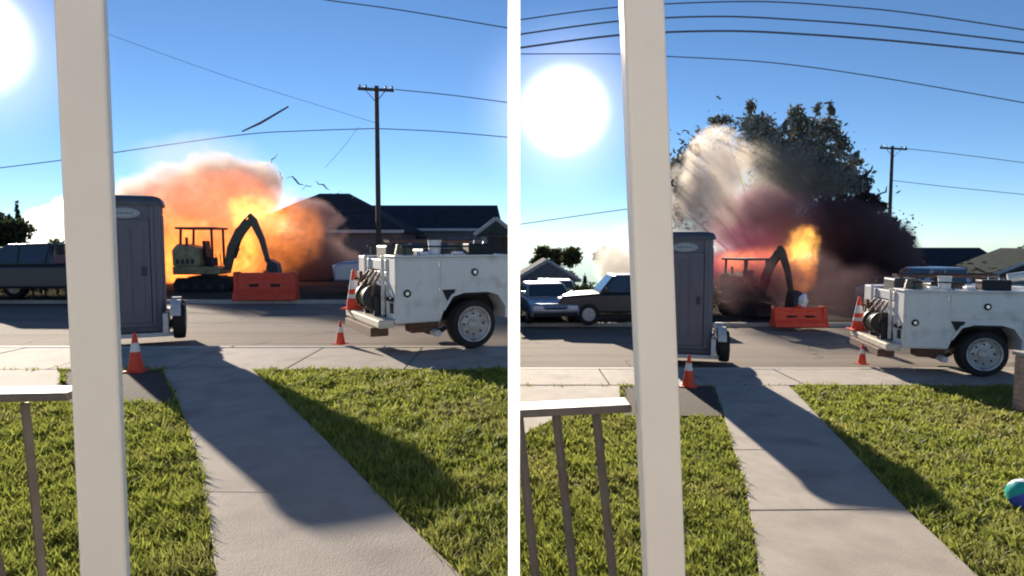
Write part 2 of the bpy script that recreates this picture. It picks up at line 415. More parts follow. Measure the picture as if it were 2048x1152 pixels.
# ------------------------------------------------------------------ the ground of both terraces
DROP = 2.0
def build_ground(lot, zg, xa, xb, far_v, near_v, lawn_v, walkL, walkR, apron, hole_dirt, label_lawn, drive=None):
    LOT[0] = lot; ZG[0] = zg
    yf = gnd(1024, far_v, -0.08).y; yn = gnd(1024, near_v).y; yl = gnd(1024, lawn_v).y
    if zg == 0:
        sheet('ground', [(xa, -12), (xb, -12), (xb, 420), (xa, 420)], zg - 0.6, zg - 0.14, farground)['kind'] = 'structure'
    else:
        mb = MB(); mb.prism([(-12, zg - 3.0), (62, zg - DROP - .6), (420, zg - 60.6), (420, zg - 60), (62, zg - DROP), (34, zg - DROP), (22.0, zg - .14), (-12, zg - .14)], 'x', xa, xb)
        mb.build('ground', farground)['kind'] = 'structure'
    sheet('street', [(xa, yn), (xb, yn), (xb, yf), (xa, yf)], zg - 0.135, zg - 0.10, street_m)['kind'] = 'structure'
    k = tag(bpy.data.objects.new('kerb', None), kind='structure'); link(k)
    x = max(xa, -26); xe = min(xb, 30)
    while x < xe - 0.1:
        x2 = min(x + 2.4, xe)
        for (a, b) in ((yf, yf + 0.16), (yn - 0.15, yn)):
            sheet('kerb_stone', [(x + .006, a), (x2 - .006, a), (x2 - .006, b), (x + .006, b)], zg - 0.136, zg + 0.004, kerb_m, k, bevel=0.015)
        x = x2
    # far verge
    sheet('far_yard', [(xa, yf + 0.165), (xb, yf + 0.165), (xb, yf + (18 if zg == 0 else 4.4)), (xa, yf + (18 if zg == 0 else 4.4))], zg - 0.138, zg - 0.01, farground)['kind'] = 'structure'
    # sidewalk slabs on the near side
    s = tag(bpy.data.objects.new('sidewalk', None), kind='structure'); link(s)
    sheet('sidewalk_bed', [(xa, yl), (xb, yl), (xb, yn - 0.005), (xa, yn - 0.005)], zg - 0.138, zg - 0.03, soil, s)
    x = max(xa, -20)
    while x < min(xb, 16) - 0.1:
        x2 = min(x + 1.55, min(xb, 16))
        sheet('slab', [(x + .008, yl), (x2 - .008, yl), (x2 - .008, yn - 0.16), (x + .008, yn - 0.16)], zg - 0.029, zg + rnd.uniform(-0.004, 0.004), concrete, s, bevel=0.008)
        x = x2
    # the walk from the porch
    w = tag(bpy.data.objects.new('walkway', None), kind='structure'); link(w)
    L = [gnd(*p) for p in walkL]; Rr = [gnd(*p) for p in walkR]
    sheet('walkway_bed', [(p.x, p.y) for p in L] + [(p.x, p.y) for p in reversed(Rr)], zg - 0.137, zg - 0.02, soil, w)
    slabs(w, L, Rr, zg - 0.019, zg + 0.012, concrete, length=1.75)
    walk_poly = [(p.x, p.y) for p in L] + [(p.x, p.y) for p in reversed(Rr)]
    # lawn soil and blades
    lx, hx = max(xa, -9), min(xb, 11)
    lawn = [(lx, 0.9), (hx, 0.9), (hx, yl - 0.05), (lx, yl - 0.05)]
    sheet('lawn_soil', lawn, zg - 0.139, zg - 0.022, turf)['kind'] = 'structure'
    holes = [walk_poly]
    if apron:
        ap = [gnd(*p) for p in apron]; poly = [(p.x, p.y) for p in ap]
        a = sheet('driveway', poly, zg - 0.0215, zg + 0.006, concrete); a['kind'] = 'structure'; holes.append(poly)
    if hole_dirt:
        hp = [gnd(*p) for p in hole_dirt]; poly = [(p.x, p.y) for p in hp]
        a = sheet('bare_soil', poly, zg - 0.0215, zg + 0.004, soil); a['kind'] = 'structure'; holes.append(poly)
    if drive:
        dp = [gnd(*p) for p in drive]; poly = [(p.x, p.y) for p in dp]
        a = sheet('driveway', poly, zg - 0.0215, zg + 0.008, street_m); a['kind'] = 'structure'; holes.append(poly)
    grass_blades('grass', lawn, 260000, zg - 0.02, 3 if zg == 0 else 9, holes, label_lawn)
    return yf, yn, yl

yfA, ynA, ylA = build_ground(LOT_A, 0.0, -150, 0.0, 606, 692, 738,
    [(440, 1240), (432, 1152), (418, 1040), (400, 930), (380, 870), (355, 800), (325, 740)],
    [(1020, 1240), (920, 1152), (800, 1035), (690, 920), (620, 850), (560, 792), (503, 738)],
    [(-420, 740), (120, 740), (120, 786), (-420, 786)],
    [(130, 742), (322, 742), (352, 806), (130, 806)],
    'bright green tufted lawn around the walk in the fireball yard')
ZB = -0.61
yfB, ynB, ylB = build_ground(LOT_B, ZB, 0.0, 150, 652, 735, 770,
    [(1528, 1240), (1520, 1152), (1506, 1060), (1490, 965), (1466, 895), (1445, 820), (1428, 772)],
    [(2040, 1240), (1955, 1152), (1800, 1008), (1715, 915), (1650, 848), (1610, 805), (1577, 772)],
    [(1026, 772), (1240, 772), (1240, 800), (1130, 826), (1050, 868), (1026, 880)],
    [(1250, 773), (1426, 773), (1448, 832), (1250, 832)],
    'bright green tufted lawn around the walk in the debris plume yard')
LOT[0] = LOT_A
sheet('retaining_wall', [(-0.004, -12), (0.0, -12), (0.0, 420), (-0.004, 420)], ZB - 0.15, -0.145, kerb_m)['kind'] = 'structure'

# ------------------------------------------------------------------ porch: floor, posts, added gap strip, railings
sheet('porch_floor', [(-3, -1.5), (3, -1.5), (3, 1.62), (-3, 1.62)], 0.28, 0.42, concrete)['kind'] = 'structure'
sheet('porch_base', [(-2.95, -1.5), (2.95, -1.5), (2.95, 1.55), (-2.95, 1.55)], -0.62, 0.279, kerb_m)['kind'] = 'structure'

for lot_, xa_, xb_ in ((LOT_A, -7, -.002), (LOT_B, .002, 7)):
    LOT[0] = lot_
    w_ = sheet('bounce_wall', [(xa_, -1.75), (xb_, -1.75), (xb_, -1.502), (xa_, -1.502)], -.6, 3.3, stucco_p); w_['kind'] = 'structure'  # unseen house front, added to bounce sunlight onto the posts
def porch_post(lot, top, bottom, Y, w, yaw, label):
    """a square painted post with eased corners; top and bottom are where its front face is seen"""
    LOT[0] = lot
    a = at(*top, Y); b = at(*bottom, Y)
    ax = (a - b).normalized()
    lo = b + ax * ((0.43 - b.z) / ax.z); hi = b + ax * ((2.75 - b.z) / ax.z)
    root = empty('porch_post', lo, 0, label, 'post', 'porch posts')
    q = Matrix.Rotation(yaw, 4, 'Z'); sh = Matrix.Identity(4); d = hi - lo
    sh[0][2] = d.x / d.z; sh[1][2] = d.y / d.z
    M = sh @ q
    mb = MB(); mb.box(-w / 2, w / 2, 0, w, 0, d.z, M); mb.build('shaft', cream, root, bevel=0.006)
    mb = MB(); mb.box(-w / 2 - .02, w / 2 + .02, -0.02, w + .02, 0.0, 0.02, q); mb.build('base_plate', cream, root, bevel=0.004)
    return root
porch_post(LOT_A, (158, 0), (208, 1152), 1.3, 0.083, R(27), 'thick cream porch post between the railing and the fireball')
porch_post(LOT_B, (1288, 0), (1333, 1152), 1.42, 0.087, R(-3), 'slimmer leaning cream porch post before the tree hidden by debris')
LOT[0] = LOT_A
t_ = gap_strip_m.node_tree; tr_ = t_.nodes.new('ShaderNodeBsdfTranslucent'); tr_.inputs['Color'].default_value = (.95, .95, .95, 1)  # translucent, so sun from behind makes the added strip read white
mx_ = t_.nodes.new('ShaderNodeMixShader'); mx_.inputs[0].default_value = .65
t_.links.new(t_.nodes['Principled BSDF'].outputs[0], mx_.inputs[1]); t_.links.new(tr_.outputs[0], mx_.inputs[2]); t_.links.new(mx_.outputs[0], t_.nodes['Material Output'].inputs['Surface'])
mb = MB(); mb.box((1016 - 1024) / F * 1.30, (1040 - 1024) / F * 1.30, 1.30, 1.32, 0.42, 2.75)  # made-up strip standing in for the blank white gap between the yards
tag(mb.build('gap_strip', gap_strip_m, None, bevel=0.001), 'narrow pure white strip added for the blank gap between the two yards', 'board')
LOT_B.objects.link(bpy.data.objects['gap_strip'])

def railing(lot, u0, u1, vt, Y, bal, label):
    LOT[0] = lot
    p0 = at(u0, vt[0], Y); p1 = at(u1, vt[1], Y)
    root = empty('porch_railing', (p0.x, p0.y, 0.42), 0, label, 'railing', 'porch railings')
    o = root.location
    d = (p1 - p0)
    mb = MB()
    ang = math.atan2(d.z, d.x)
    M = Matrix.Translation(p0 - o) @ Matrix.Rotation(-ang, 4, 'Y')
    mb.box(0, d.length, -0.01, 0.07, -0.018, 0.0, M)
    mb.build('top_rail', rail_m, root, bevel=0.004)
    mb = MB(); mb.box(0, d.length, 0.012, 0.047, 0.09, 0.12); mb.build('bottom_rail', rail_m, root, bevel=0.005)
    for (ut, vt_, ub, vb) in bal:
        a = at(ut, vt_, Y + 0.03) - o; b = at(ub, vb, Y + 0.03) - o
        ax = (a - b).normalized(); lo = b + ax * ((0.10 - b.z) / ax.z)
        mb = MB(); mb.tube([lo, a], 0.0095 * 1.2, 4); mb.build('baluster', rail_m, root, bevel=0.002)
railing(LOT_A, -330, 140, (792, 784), 1.38, [(50, 806, 85, 1152), (-75, 806, 3, 1152), (-190, 806, -95, 1152)], 'dark iron railing with one upright beside the thick cream post')
railing(LOT_B, 1036, 1262, (819, 808), 1.47, [(1112, 826, 1147, 1152), (1192, 826, 1226, 1152), (1037, 826, 1071, 1152)], 'dark iron railing with three uprights beside the slimmer cream post')

# ------------------------------------------------------------------ traffic cones
def cone(lot, loc, h, label, stacked=False):
    LOT[0] = lot
    root = empty('traffic_cone', loc, rnd.uniform(-.4, .4), label, 'traffic cone', 'orange traffic cones with white collars')
    s = h / 0.7
    mb = MB(); mb.box(-.18 * s, .18 * s, -.18 * s, .18 * s, 0, .03 * s); mb.build('base', orange, root, bevel=0.01)
    mb = MB(); mb.lathe([(.135 * s, .03 * s), (.132 * s, .06 * s), (.028 * s, .69 * s), (.02 * s, .7 * s)], n=20); mb.build('cone_body', orange, root, smooth=True)
    def rr(z): return (.132 + (.028 - .132) * (z - .06) / .63) * s + .002
    mb = MB(); mb.lathe([(rr(.36), .36 * s), (rr(.52), .52 * s)], n=20); mb.build('collar', reflect, root, smooth=True)
    if stacked:
        mb = MB(); mb.lathe([(rr(.20), .20 * s), (rr(.27), .27 * s)], n=20); mb.build('collar', reflect, root, smooth=True)
    return root

# ------------------------------------------------------------------ portable toilet on its trailer
def toilet(lot, u, v, W, H, yaw, wheel_uv, label, tlabel):
    LOT[0] = lot
    base = gnd(u, v)
    zt = 0.14
    tr = empty('toilet_trailer', base, yaw, tlabel, 'trailer', 'small trailers under the portable toilets')
    mb = MB(); mb.box(-W / 2 - .04, W / 2 + .30, -.02, .06, zt - .08, zt - .01); mb.box(-W / 2 - .04, W / 2 + .30, W - .06, W + .02, zt - .08, zt - .01)
    mb.box(-W / 2 - .04, -W / 2 + .04, .061, W - .061, zt - .08, zt - .011); mb.box(W / 2 - .04, W / 2 + .04, .061, W - .061, zt - .08, zt - .011)
    mb.build('frame', trailer_w, tr, bevel=0.006)
    mb = MB(); mb.box(-W / 2, W / 2, 0, W, zt - .0095, zt); mb.build('deck', steel_d, tr)
    for yy in (0.12, W - 0.25):
        wx = W / 2 + 0.21
        wl = MB(); wl.lathe([(.20, -.10), (.285, -.09), (.30, -.05), (.30, .05), (.285, .09), (.20, .10)], (wx, yy, .30), 'x', 24)
        wh = wl.build('wheel', rubber, tr, smooth=True)
        r_ = MB(); r_.lathe([(.05, -.108), (.15, -.102), (.18, -.085), (.18, .085), (.15, .102), (.05, .108)], (wx, yy, .30), 'x', 16); r_.build('rim', rim_m, wh, smooth=True)
        f_ = MB()
        for q in range(20, 160, 20):
            a, b = R(q), R(q + 20)
            f_.prism([(yy + rr_ * math.cos(an), .30 + rr_ * math.sin(an)) for (rr_, an) in ((.345, a), (.365, a), (.365, b), (.345, b))], 'x', wx - .12, wx + .03)
        f_.box(W / 2 - .03, W / 2 + .05, yy - .28, yy + .28, zt - .005, zt + .32)
        f_.build('fender', trailer_w, tr)
        ax = MB(); ax.tube([(W / 2 - .05, yy, zt + .02), (wx - .09, yy, .26)], .03, 8); ax.build('axle', steel_d, tr)
    t = empty('portable_toilet', base + Vector((0, 0, zt)), yaw, label, 'portable toilet', 'dark grey portable toilets')
    hb = H - zt
    mb = MB(); mb.box(-W / 2, W / 2, 0, W, 0.0, .10); mb.build('skid', toilet_r, t, bevel=0.02)
    # ribbed walls with rounded corners
    r0 = .09; pts = []
    for cx_, cy_, a0 in ((W / 2 - r0, W - r0, 0), (-W / 2 + r0, W - r0, 90), (-W / 2 + r0, r0, 180), (W / 2 - r0, r0, 270)):
        for q in range(0, 91, 18): pts.append((cx_ + (r0 - .02) * math.cos(R(a0 + q)), cy_ + (r0 - .02) * math.sin(R(a0 + q))))
    mb = MB(); mb.prism(pts, 'z', .101, hb - .16); mb.build('wall', toilet_m, t, smooth=True)
    # door on the yard side
    dw = .66 * W
    mb = MB(); mb.box(-dw / 2, dw / 2, -.018, .019, .16, hb - .40); d = mb.build('door', toilet_d, t, bevel=0.012)
    mb = MB()
    for k in range(3): mb.box(-dw / 2 + .08 + k * (dw - .16) / 3 + .015, -dw / 2 + .08 + (k + 1) * (dw - .16) / 3 - .015, -.027, -.0175, .30, hb - .55)
    mb.build('door_rib', toilet_d, d, bevel=0.004)
    mb = MB(); mb.box(dw / 2 - .13, dw / 2 - .06, -.045, -.0185, .95, 1.10); mb.build('handle', steel_d, d, bevel=0.006)
    for sx in (-1, 1):
        mb = MB(); x0 = sx * (dw / 2 + .035); mb.box(x0 - .025, x0 + .025, -.026, .019, .12, hb - .17); mb.build('door_post', toilet_m, t, bevel=0.01)
    for k in range(4):
        mb = MB(); yy = .18 + k * (W - .36) / 3
        mb.box(W / 2 - .021, W / 2 - .002, yy - .04, yy + .04, .2, hb - .3); mb.build('side_rib', toilet_m, t, bevel=0.008)
    # louvred vent under the roof on the side
    for k in range(4):
        mb = MB(); mb.box(W / 2 - .019, W / 2 - .004, .2, W - .2, hb - .27 + k * .025, hb - .257 + k * .025); mb.build('vent_slat', toilet_r, t)
    # domed roof
    rf = MB(); n = 28; rings = []
    for (ins, z) in ((-.03, hb - .16), (-.035, hb - .12), (-.02, hb - .07), (.02, hb - .03), (.10, hb - .004), (.30, hb + .012)):
        ring = []
        for k in range(n):
            a = 2 * math.pi * k / n; c, s_ = math.cos(a), math.sin(a); e = 0.24
            hx = W / 2 - ins
            ring.append((hx * math.copysign(abs(c) ** e, c), W / 2 + hx * math.copysign(abs(s_) ** e, s_), z))
        rings.append(ring)
    vv = [p for r_ in rings for p in r_]
    ff = [(i * n + k, i * n + (k + 1) % n, (i + 1) * n + (k + 1) % n, (i + 1) * n + k) for i in range(len(rings) - 1) for k in range(n)]
    ff += [tuple(range(n))[::-1], tuple((len(rings) - 1) * n + k for k in range(n))]
    rf.add(vv, ff); rf.build('roof', toilet_r, t, smooth=True)
    mb = MB(); mb.tube([(-.28, W - .25, hb - .02), (-.28, W - .25, hb + .10)], .05, 12); mb.build('vent_pipe', toilet_r, t, smooth=True)
    # oval emblem over the door
    def oval(rx, rz, y, x0=0.0, z0=hb - .30):
        return [(x0 + rx * math.cos(2 * math.pi * k / 28), z0 + rz * math.sin(2 * math.pi * k / 28)) for k in range(28)]
    mb = MB(); mb.prism(oval(.23, .085, 0), 'y', -.026, .0195); e = mb.build('emblem', emblem_m, t)
    mb = MB()
    o1 = oval(.205, .068, 0); o2 = oval(.195, .060, 0)
    for k in range(28):
        j = (k + 1) % 28; b = [(o1[k][0], -.0285, o1[k][1]), (o1[j][0], -.0285, o1[j][1]), (o2[j][0], -.0285, o2[j][1]), (o2[k][0], -.0285, o2[k][1])]
        mb.add(b, [(0, 1, 2, 3)])
    for k in range(7): mb.box(-.13 + k * .04, -.13 + k * .04 + .024, -.0285, -.0262, hb - .32, hb - .28 + .006 * math.sin(k * 2.1))
    mb.build('emblem_print', emblem_d, e)
    return t

ZG[0] = 0
toilet(LOT_A, 258, 684, 1.08, 2.42, R(26), None, 'dark grey portable toilet standing before the orange fireball', 'toilet trailer with a black tyre before the orange fireball')
ZG[0] = ZB
toilet(LOT_B, 1366, 722, 1.06, 2.46, R(-14), None, 'dark grey portable toilet standing beside the red glow of the debris plume', 'toilet trailer with a black tyre near the debris plume')
LOT[0] = LOT_A; ZG[0] = 0
cone(LOT_A, gnd(272, 743), 0.50, 'orange cone on the walk edge before the fireball toilet')
ZG[0] = ZB
cone(LOT_B, gnd(1377, 773), 0.50, 'orange cone on the walk edge before the debris plume toilet')

# ------------------------------------------------------------------ utility service truck
def wheel(parent, c, r, w, dual=False):
    mb = MB(); mb.lathe([(r * .62, -w / 2), (r * .93, -w / 2 + .01), (r, -w / 2 + .05), (r, w / 2 - .05), (r * .93, w / 2 - .01), (r * .62, w / 2)], c, 'y', 36, ring=True)
    t = mb.build('wheel', rubber, parent, smooth=True)
    mb = MB(); mb.lathe([(r * .10, -w / 2 + .03), (r * .30, -w / 2 + .03), (r * .50, -w / 2 + .045), (r * .66, -w / 2 - .006), (r * .72, -w / 2 - .012), (r * .72, w / 2 - .01), (r * .3, w / 2 - .01)], c, 'y', 28)
    mb.build('rim', rim_m, t, smooth=True)
    mb = MB(); mb.lathe([(r * .12, -w / 2 - .012), (r * .24, -w / 2 + .0), (r * .27, -w / 2 + .05)], c, 'y', 18); mb.build('hub', rim_m, t, smooth=True)
    mb = MB()
    for k in range(8):
        a = 2 * math.pi * k / 8; x, z = c[0] + r * .42 * math.cos(a), c[2] + r * .42 * math.sin(a)
        mb.lathe([(.018, -w / 2 + .026), (.018, -w / 2 + .06)], (x, c[1], z), 'y', 8)
    o = mb.build('hand_hole', steel_d, t); o['kind'] = 'stuff'
    return t

def service_truck(lot, loc, yaw, L, cab, label):
    LOT[0] = lot
    t = empty('service_truck', loc, yaw, label, 'utility truck', 'white utility service trucks')
    zb, zt_, zm = 0.46, 1.42, 0.93
    D = 0.46; W = 2.0
    ax, ay, r = 1.27, 0.375, 0.385
    arch = [(ax + .52, zb), (ax + .52, .62), (ax + .38, .83), (ax + .2, .88), (ax - .2, .88), (ax - .38, .83), (ax - .52, .62), (ax - .58, zb)]
    L1 = L
    def side(y0, y1):
        low = [(0, zb), (arch[7][0], zb), arch[6], arch[5], arch[4], arch[3], arch[2], arch[1], (ax + .52, zb), (L1, zb), (L1, zt_), (0, zt_)]
        # strips, so that no polygon is concave
        m_ = MB()
        m_.prism([(0, zb), (arch[7][0], zb), arch[6], (arch[6][0], zt_), (0, zt_)], 'y', y0, y1)
        for a, b in ((6, 5), (5, 4), (4, 3), (3, 2), (2, 1)):
            m_.prism([arch[a], arch[b], (arch[b][0], zt_), (arch[a][0], zt_)], 'y', y0, y1)
        if L1 > ax + .53: m_.prism([(ax + .52, zb), (L1, zb), (L1, zt_), (ax + .52, zt_)], 'y', y0, y1)
        return m_
    def weld(o):
        bm = bmesh.new(); bm.from_mesh(o.data); bmesh.ops.remove_doubles(bm, verts=bm.verts, dist=0.0005)
        seen = {}
        for f in list(bm.faces):
            k = tuple(sorted(v.index for v in f.verts)); seen.setdefault(k, []).append(f)
        dele = [f for fs in seen.values() if len(fs) > 1 for f in fs]
        bmesh.ops.delete(bm, geom=dele, context='FACES_ONLY'); bmesh.ops.dissolve_limit(bm, angle_limit=0.01, verts=bm.verts, edges=bm.edges)
        bmesh.ops.recalc_face_normals(bm, faces=bm.faces); bm.to_mesh(o.data); bm.free()
        o.data.update()
    for y0, y1 in ((0, D), (W - D, W)):
        o = side(y0, y1).build('side_cabinet', truck_w, t); weld(o)
        b = o.modifiers.new('bevel', 'BEVEL'); b.width = .018; b.segments = 2; b.limit_method = 'ANGLE'; b.angle_limit = R(35)
    mb = MB(); mb.box(-.02, L1, -.03, D, zt_ + .002, zt_ + .035); mb.build('cabinet_lid', truck_w, t, bevel=0.01)
    # doors: tall rear, long upper one over the wheel
    def door(x0, x1, z0, z1, lx, lz, poly=None):
        m_ = MB()
        m_.prism(poly or [(x0, z0), (x1, z0), (x1, z1), (x0, z1)], 'y', -.014, -.001)
        d = m_.build('cabinet_door', truck_w, t, bevel=0.006)
        m_ = MB(); m_.lathe([(.055, -.016), (.058, -.030), (.045, -.034)], (lx, 0, lz), 'y', 20); l_ = m_.build('latch', black_p, d, smooth=True)
        m_ = MB(); m_.lathe([(.032, -.0345), (.028, -.050)], (lx - .004, 0, lz), 'y', 16); m_.build('latch_knob', chrome, l_, smooth=True)
        return d
    door(.03, .66, zb + .03, zt_ - .04, .17, .90)
    door(.70, min(L1 - .03, 2.0), .99, zt_ - .04, 1.25, 1.19)
    if L1 > 2.4: door(2.04, L1 - .03, zb + .03, zt_ - .04, 2.15, .9)
    for xx, z0, z1 in ((.655, zb + .1, zt_ - .1), (1.93, 1.03, zt_ - .1)):
        if xx < L1 - .05:
            for k in range(3):
                m_ = MB(); zz = z0 + (z1 - z0) * k / 2; m_.tube([(xx + .018, -.012, zz - .035), (xx + .018, -.012, zz + .035)], .011, 8); m_.build('hinge', chrome, t)
    m_ = MB(); m_.box(.01, L1 - .02, -.016, -.0005, zt_ - .03, zt_ - .005); m_.build('drip_rail', truck_w, t, bevel=.004)
    m_ = MB(); m_.box(.72, L1 - .02, -.008, -.0005, .948, .962); m_.build('body_crease', truck_w, t, bevel=.003)
    # inverted black warning triangle
    mb = MB(); mb.prism([(.72, .935), (.83, .72), (.94, .935)], 'y', -.012, -.0005); mb.build('warning_triangle', black_p, t)
    # wheel arch lip
    mb = MB()
    op = [(p[0] + (p[0] - ax) * .05, p[1] + .035) for p in arch[1:7]]
    ip = arch[1:7]
    for k in range(5):
        mb.prism([ip[k + 1], ip[k], op[k], op[k + 1]], 'y', -.03, -.0005)
    mb.build('arch_lip', truck_w, t)
    mb = MB(); mb.box(ax - .56, ax + .50, D - .06, D + .02, .5, .86); mb.box(ax-.5, ax+.46, .02, D-.07, .84, .865); mb.build('inner_fender', black_p, t)
    wheel(t, (ax, .17, .385), r, .26); wheel(t, (ax, W - .17, .385), r, .26)
    # chassis
    mb = MB()
    for yy in (.62, 1.30): mb.box(.02, L1 - .02, yy, yy + .08, .40, .56)
    mb.build('chassis_rail', steel_d, t)
    mb = MB(); mb.tube([(ax, .05, .385), (ax, W - .05, .385)], .06, 10); mb.lathe([(.09, -.14), (.17, -.06), (.17, .06), (.09, .14)], (ax, W / 2, .385), 'y', 14); mb.build('axle', steel_d, t, smooth=True)
    mb = MB(); mb.box(.30, .75, .20, .50, .28, .45); mb.build('exhaust_box', rust, t, bevel=0.03)
    mb = MB(); mb.lathe([(.05, -.12), (.055, .0), (.05, .12)], (.66, .12, .28), 'y', 14); mb.build('tail_lamp', trailer_w, t, smooth=True)
    # bed floor, tailgate, bumper
    mb = MB(); mb.box(.05, L1 - .02, D + .002, W - D - .002, .60, .66); mb.build('bed_floor', steel_d, t)
    mb = MB(); mb.box(.02, .06, D + .003, W - D - .003, .662, 1.20); mb.build('tailgate', truck_w, t, bevel=0.012)
    mb = MB(); mb.box(.01, .08, D + .003, W - D - .003, 1.22, 1.385); mb.build('tail_header', truck_w, t, bevel=0.012)
    mb = MB(); mb.box(-.24, -.001, .04, W - .02, .40, .52); mb.build('bumper', bump_m, t, bevel=0.02)
    mb = MB(); mb.box(-.30, -.03, .25, W - .22, .26, .395); mb.build('hitch_frame', rust, t, bevel=0.01)
    # rear lamps
    for yy in (.10, W - .20):
        mb = MB(); mb.box(-.016, -.001, yy, yy + .13, .60, .75); mb.build('tail_lamp', black_p if yy < 1 else orange, t, bevel=.006)
    mb = MB(); mb.box(-.05, -.001, .06, .30, .78, .84); mb.build('rear_step', black_p, t, bevel=.006)
    # side grab posts
    for yy in (D + .05, W - D - .08):
        mb = MB(); mb.box(-.05, .0, yy, yy + .05, .54, 1.44); mb.build('rear_post', truck_w, t, bevel=.008)
    # hose reel and vice hanging at the tail
    reel = MB(); reel.lathe([(.20, -.02), (.20, .02)], (-.10, .70, .80), 'y', 20); reel.lathe([(.20, -.02), (.20, .02)], (-.10, 1.10, .80), 'y', 20); reel.tube([(-.10, .68, .80), (-.10, 1.12, .80)], .05, 10)
    reel.box(-.14, -.06, .62, .66, .521, .82); reel.box(-.14, -.06, 1.14, 1.18, .521, .82)
    rl = reel.build('hose_reel', steel_d, t, smooth=True)
    hm = MB()
    for k in range(7):
        yy = .735 + k * .055; rr_ = .13 + .02 * math.sin(k * 2.2)
        hm.tube([(-.10 + rr_ * math.cos(R(a)), yy + .02 * math.sin(R(a * 2)), .80 + rr_ * math.sin(R(a))) for a in range(0, 361, 24)], .025, 6, cap=False)
    hm.build('hose', olive, rl, smooth=True)
    hb_ = MB()
    for k in range(4):
        yy = .62 + k * .22
        hb_.tube([(-.02, yy, 1.20), (-.13 - .02 * k, yy + .03, 1.0), (-.16, yy + .10, .74), (-.13, yy + .16, .60), (-.04, yy + .12, .72)], .022, 6)
    hb_.build('slack_hose', brownhose, t, smooth=True)
    vm = MB(); vm.box(-.14, -.02, 1.32, 1.46, 1.0, 1.10); vm.box(-.17, -.12, 1.30, 1.48, 1.02, 1.18); vm.tube([(-.24, 1.39, 1.06), (-.14, 1.39, 1.06)], .02, 8); vm.box(-.10, -.0, 1.34, 1.44, .86, .999); vm.build('vice', rust, t, bevel=.008)
    # top gear fixed to the body: low rack rails, lugs
    mb = MB()
    for yy in (.10, W - .12):
        mb = MB()
        for xx in [x_ for x_ in (.18, .78, 1.4, 1.85, 2.4) if x_ < L1 - .05]: mb.tube([(xx, yy, zt_ + .034), (xx, yy, zt_ + .16)], .012, 6)
        mb.tube([(.12, yy, zt_ + .16), (L1 - .05, yy, zt_ + .16)], .013, 6)
        mb.build('rack_rail', steel_d, t)
    mb = MB()
    for xx in (.42, .98, 1.22): mb.box(xx, xx + .15, .12, .26, zt_ + .036, zt_ + .085)
    mb.build('lid_lug', reflect, t, bevel=.015)['kind'] = 'stuff'
    mb = MB(); mb.box(.12, .55, .8, 1.35, .662, 1.60); mb.box(.7, 1.25, .75, 1.3, .662, 1.54); mb.build('compressor_case', steel_d, t, bevel=.03)
    mb = MB(); mb.tube([(.3, 1.0, 1.59), (.3, 1.0, 1.74), (.42, 1.0, 1.76)], .03, 8); mb.build('exhaust_stack', rust, t); mb = MB(); mb.tube([(.9, 1.1, 1.53), (.9, 1.1, 1.72)], .025, 8); mb.build('exhaust_stack', rust, t)
    if cab:
        mb = MB(); mb.box(L1 + .05, L1 + 2.2, .04, W - .04, .48, 1.15); mb.build('cab_body', truck_w, t, bevel=.06)
        mb = MB(); mb.prism([(L1 + .06, 1.152), (L1 + 1.45, 1.152), (L1 + 1.05, 1.80), (L1 + .12, 1.80)], 'y', .10, W - .10); mb.build('cab_roof', truck_w, t, bevel=.05)
        mb = MB(); mb.prism([(L1 + .16, 1.2), (L1 + 1.30, 1.2), (L1 + .98, 1.72), (L1 + .2, 1.72)], 'y', .088, .0995); mb.build('side_window', glass, t)
        wheel(t, (L1 + 1.5, .17, .385), r, .24); wheel(t, (L1 + 1.5, W - .17, .385), r, .24)
        # folded service crane behind the cab
        mb = MB(); mb.tube([(L1 - .35, .35, zt_ + .035), (L1 - .35, .35, zt_ + .30)], .10, 14); mb.tube([(L1 - .40, .35, zt_ + .34), (L1 - .95, .55, zt_ + .22)], .075, 10); mb.lathe([(.12, -.1), (.13, 0), (.12, .1)], (L1 - .35, .35, zt_ + .34), 'y', 18)
        mb.build('crane', truck_w, t, smooth=True)
    return t

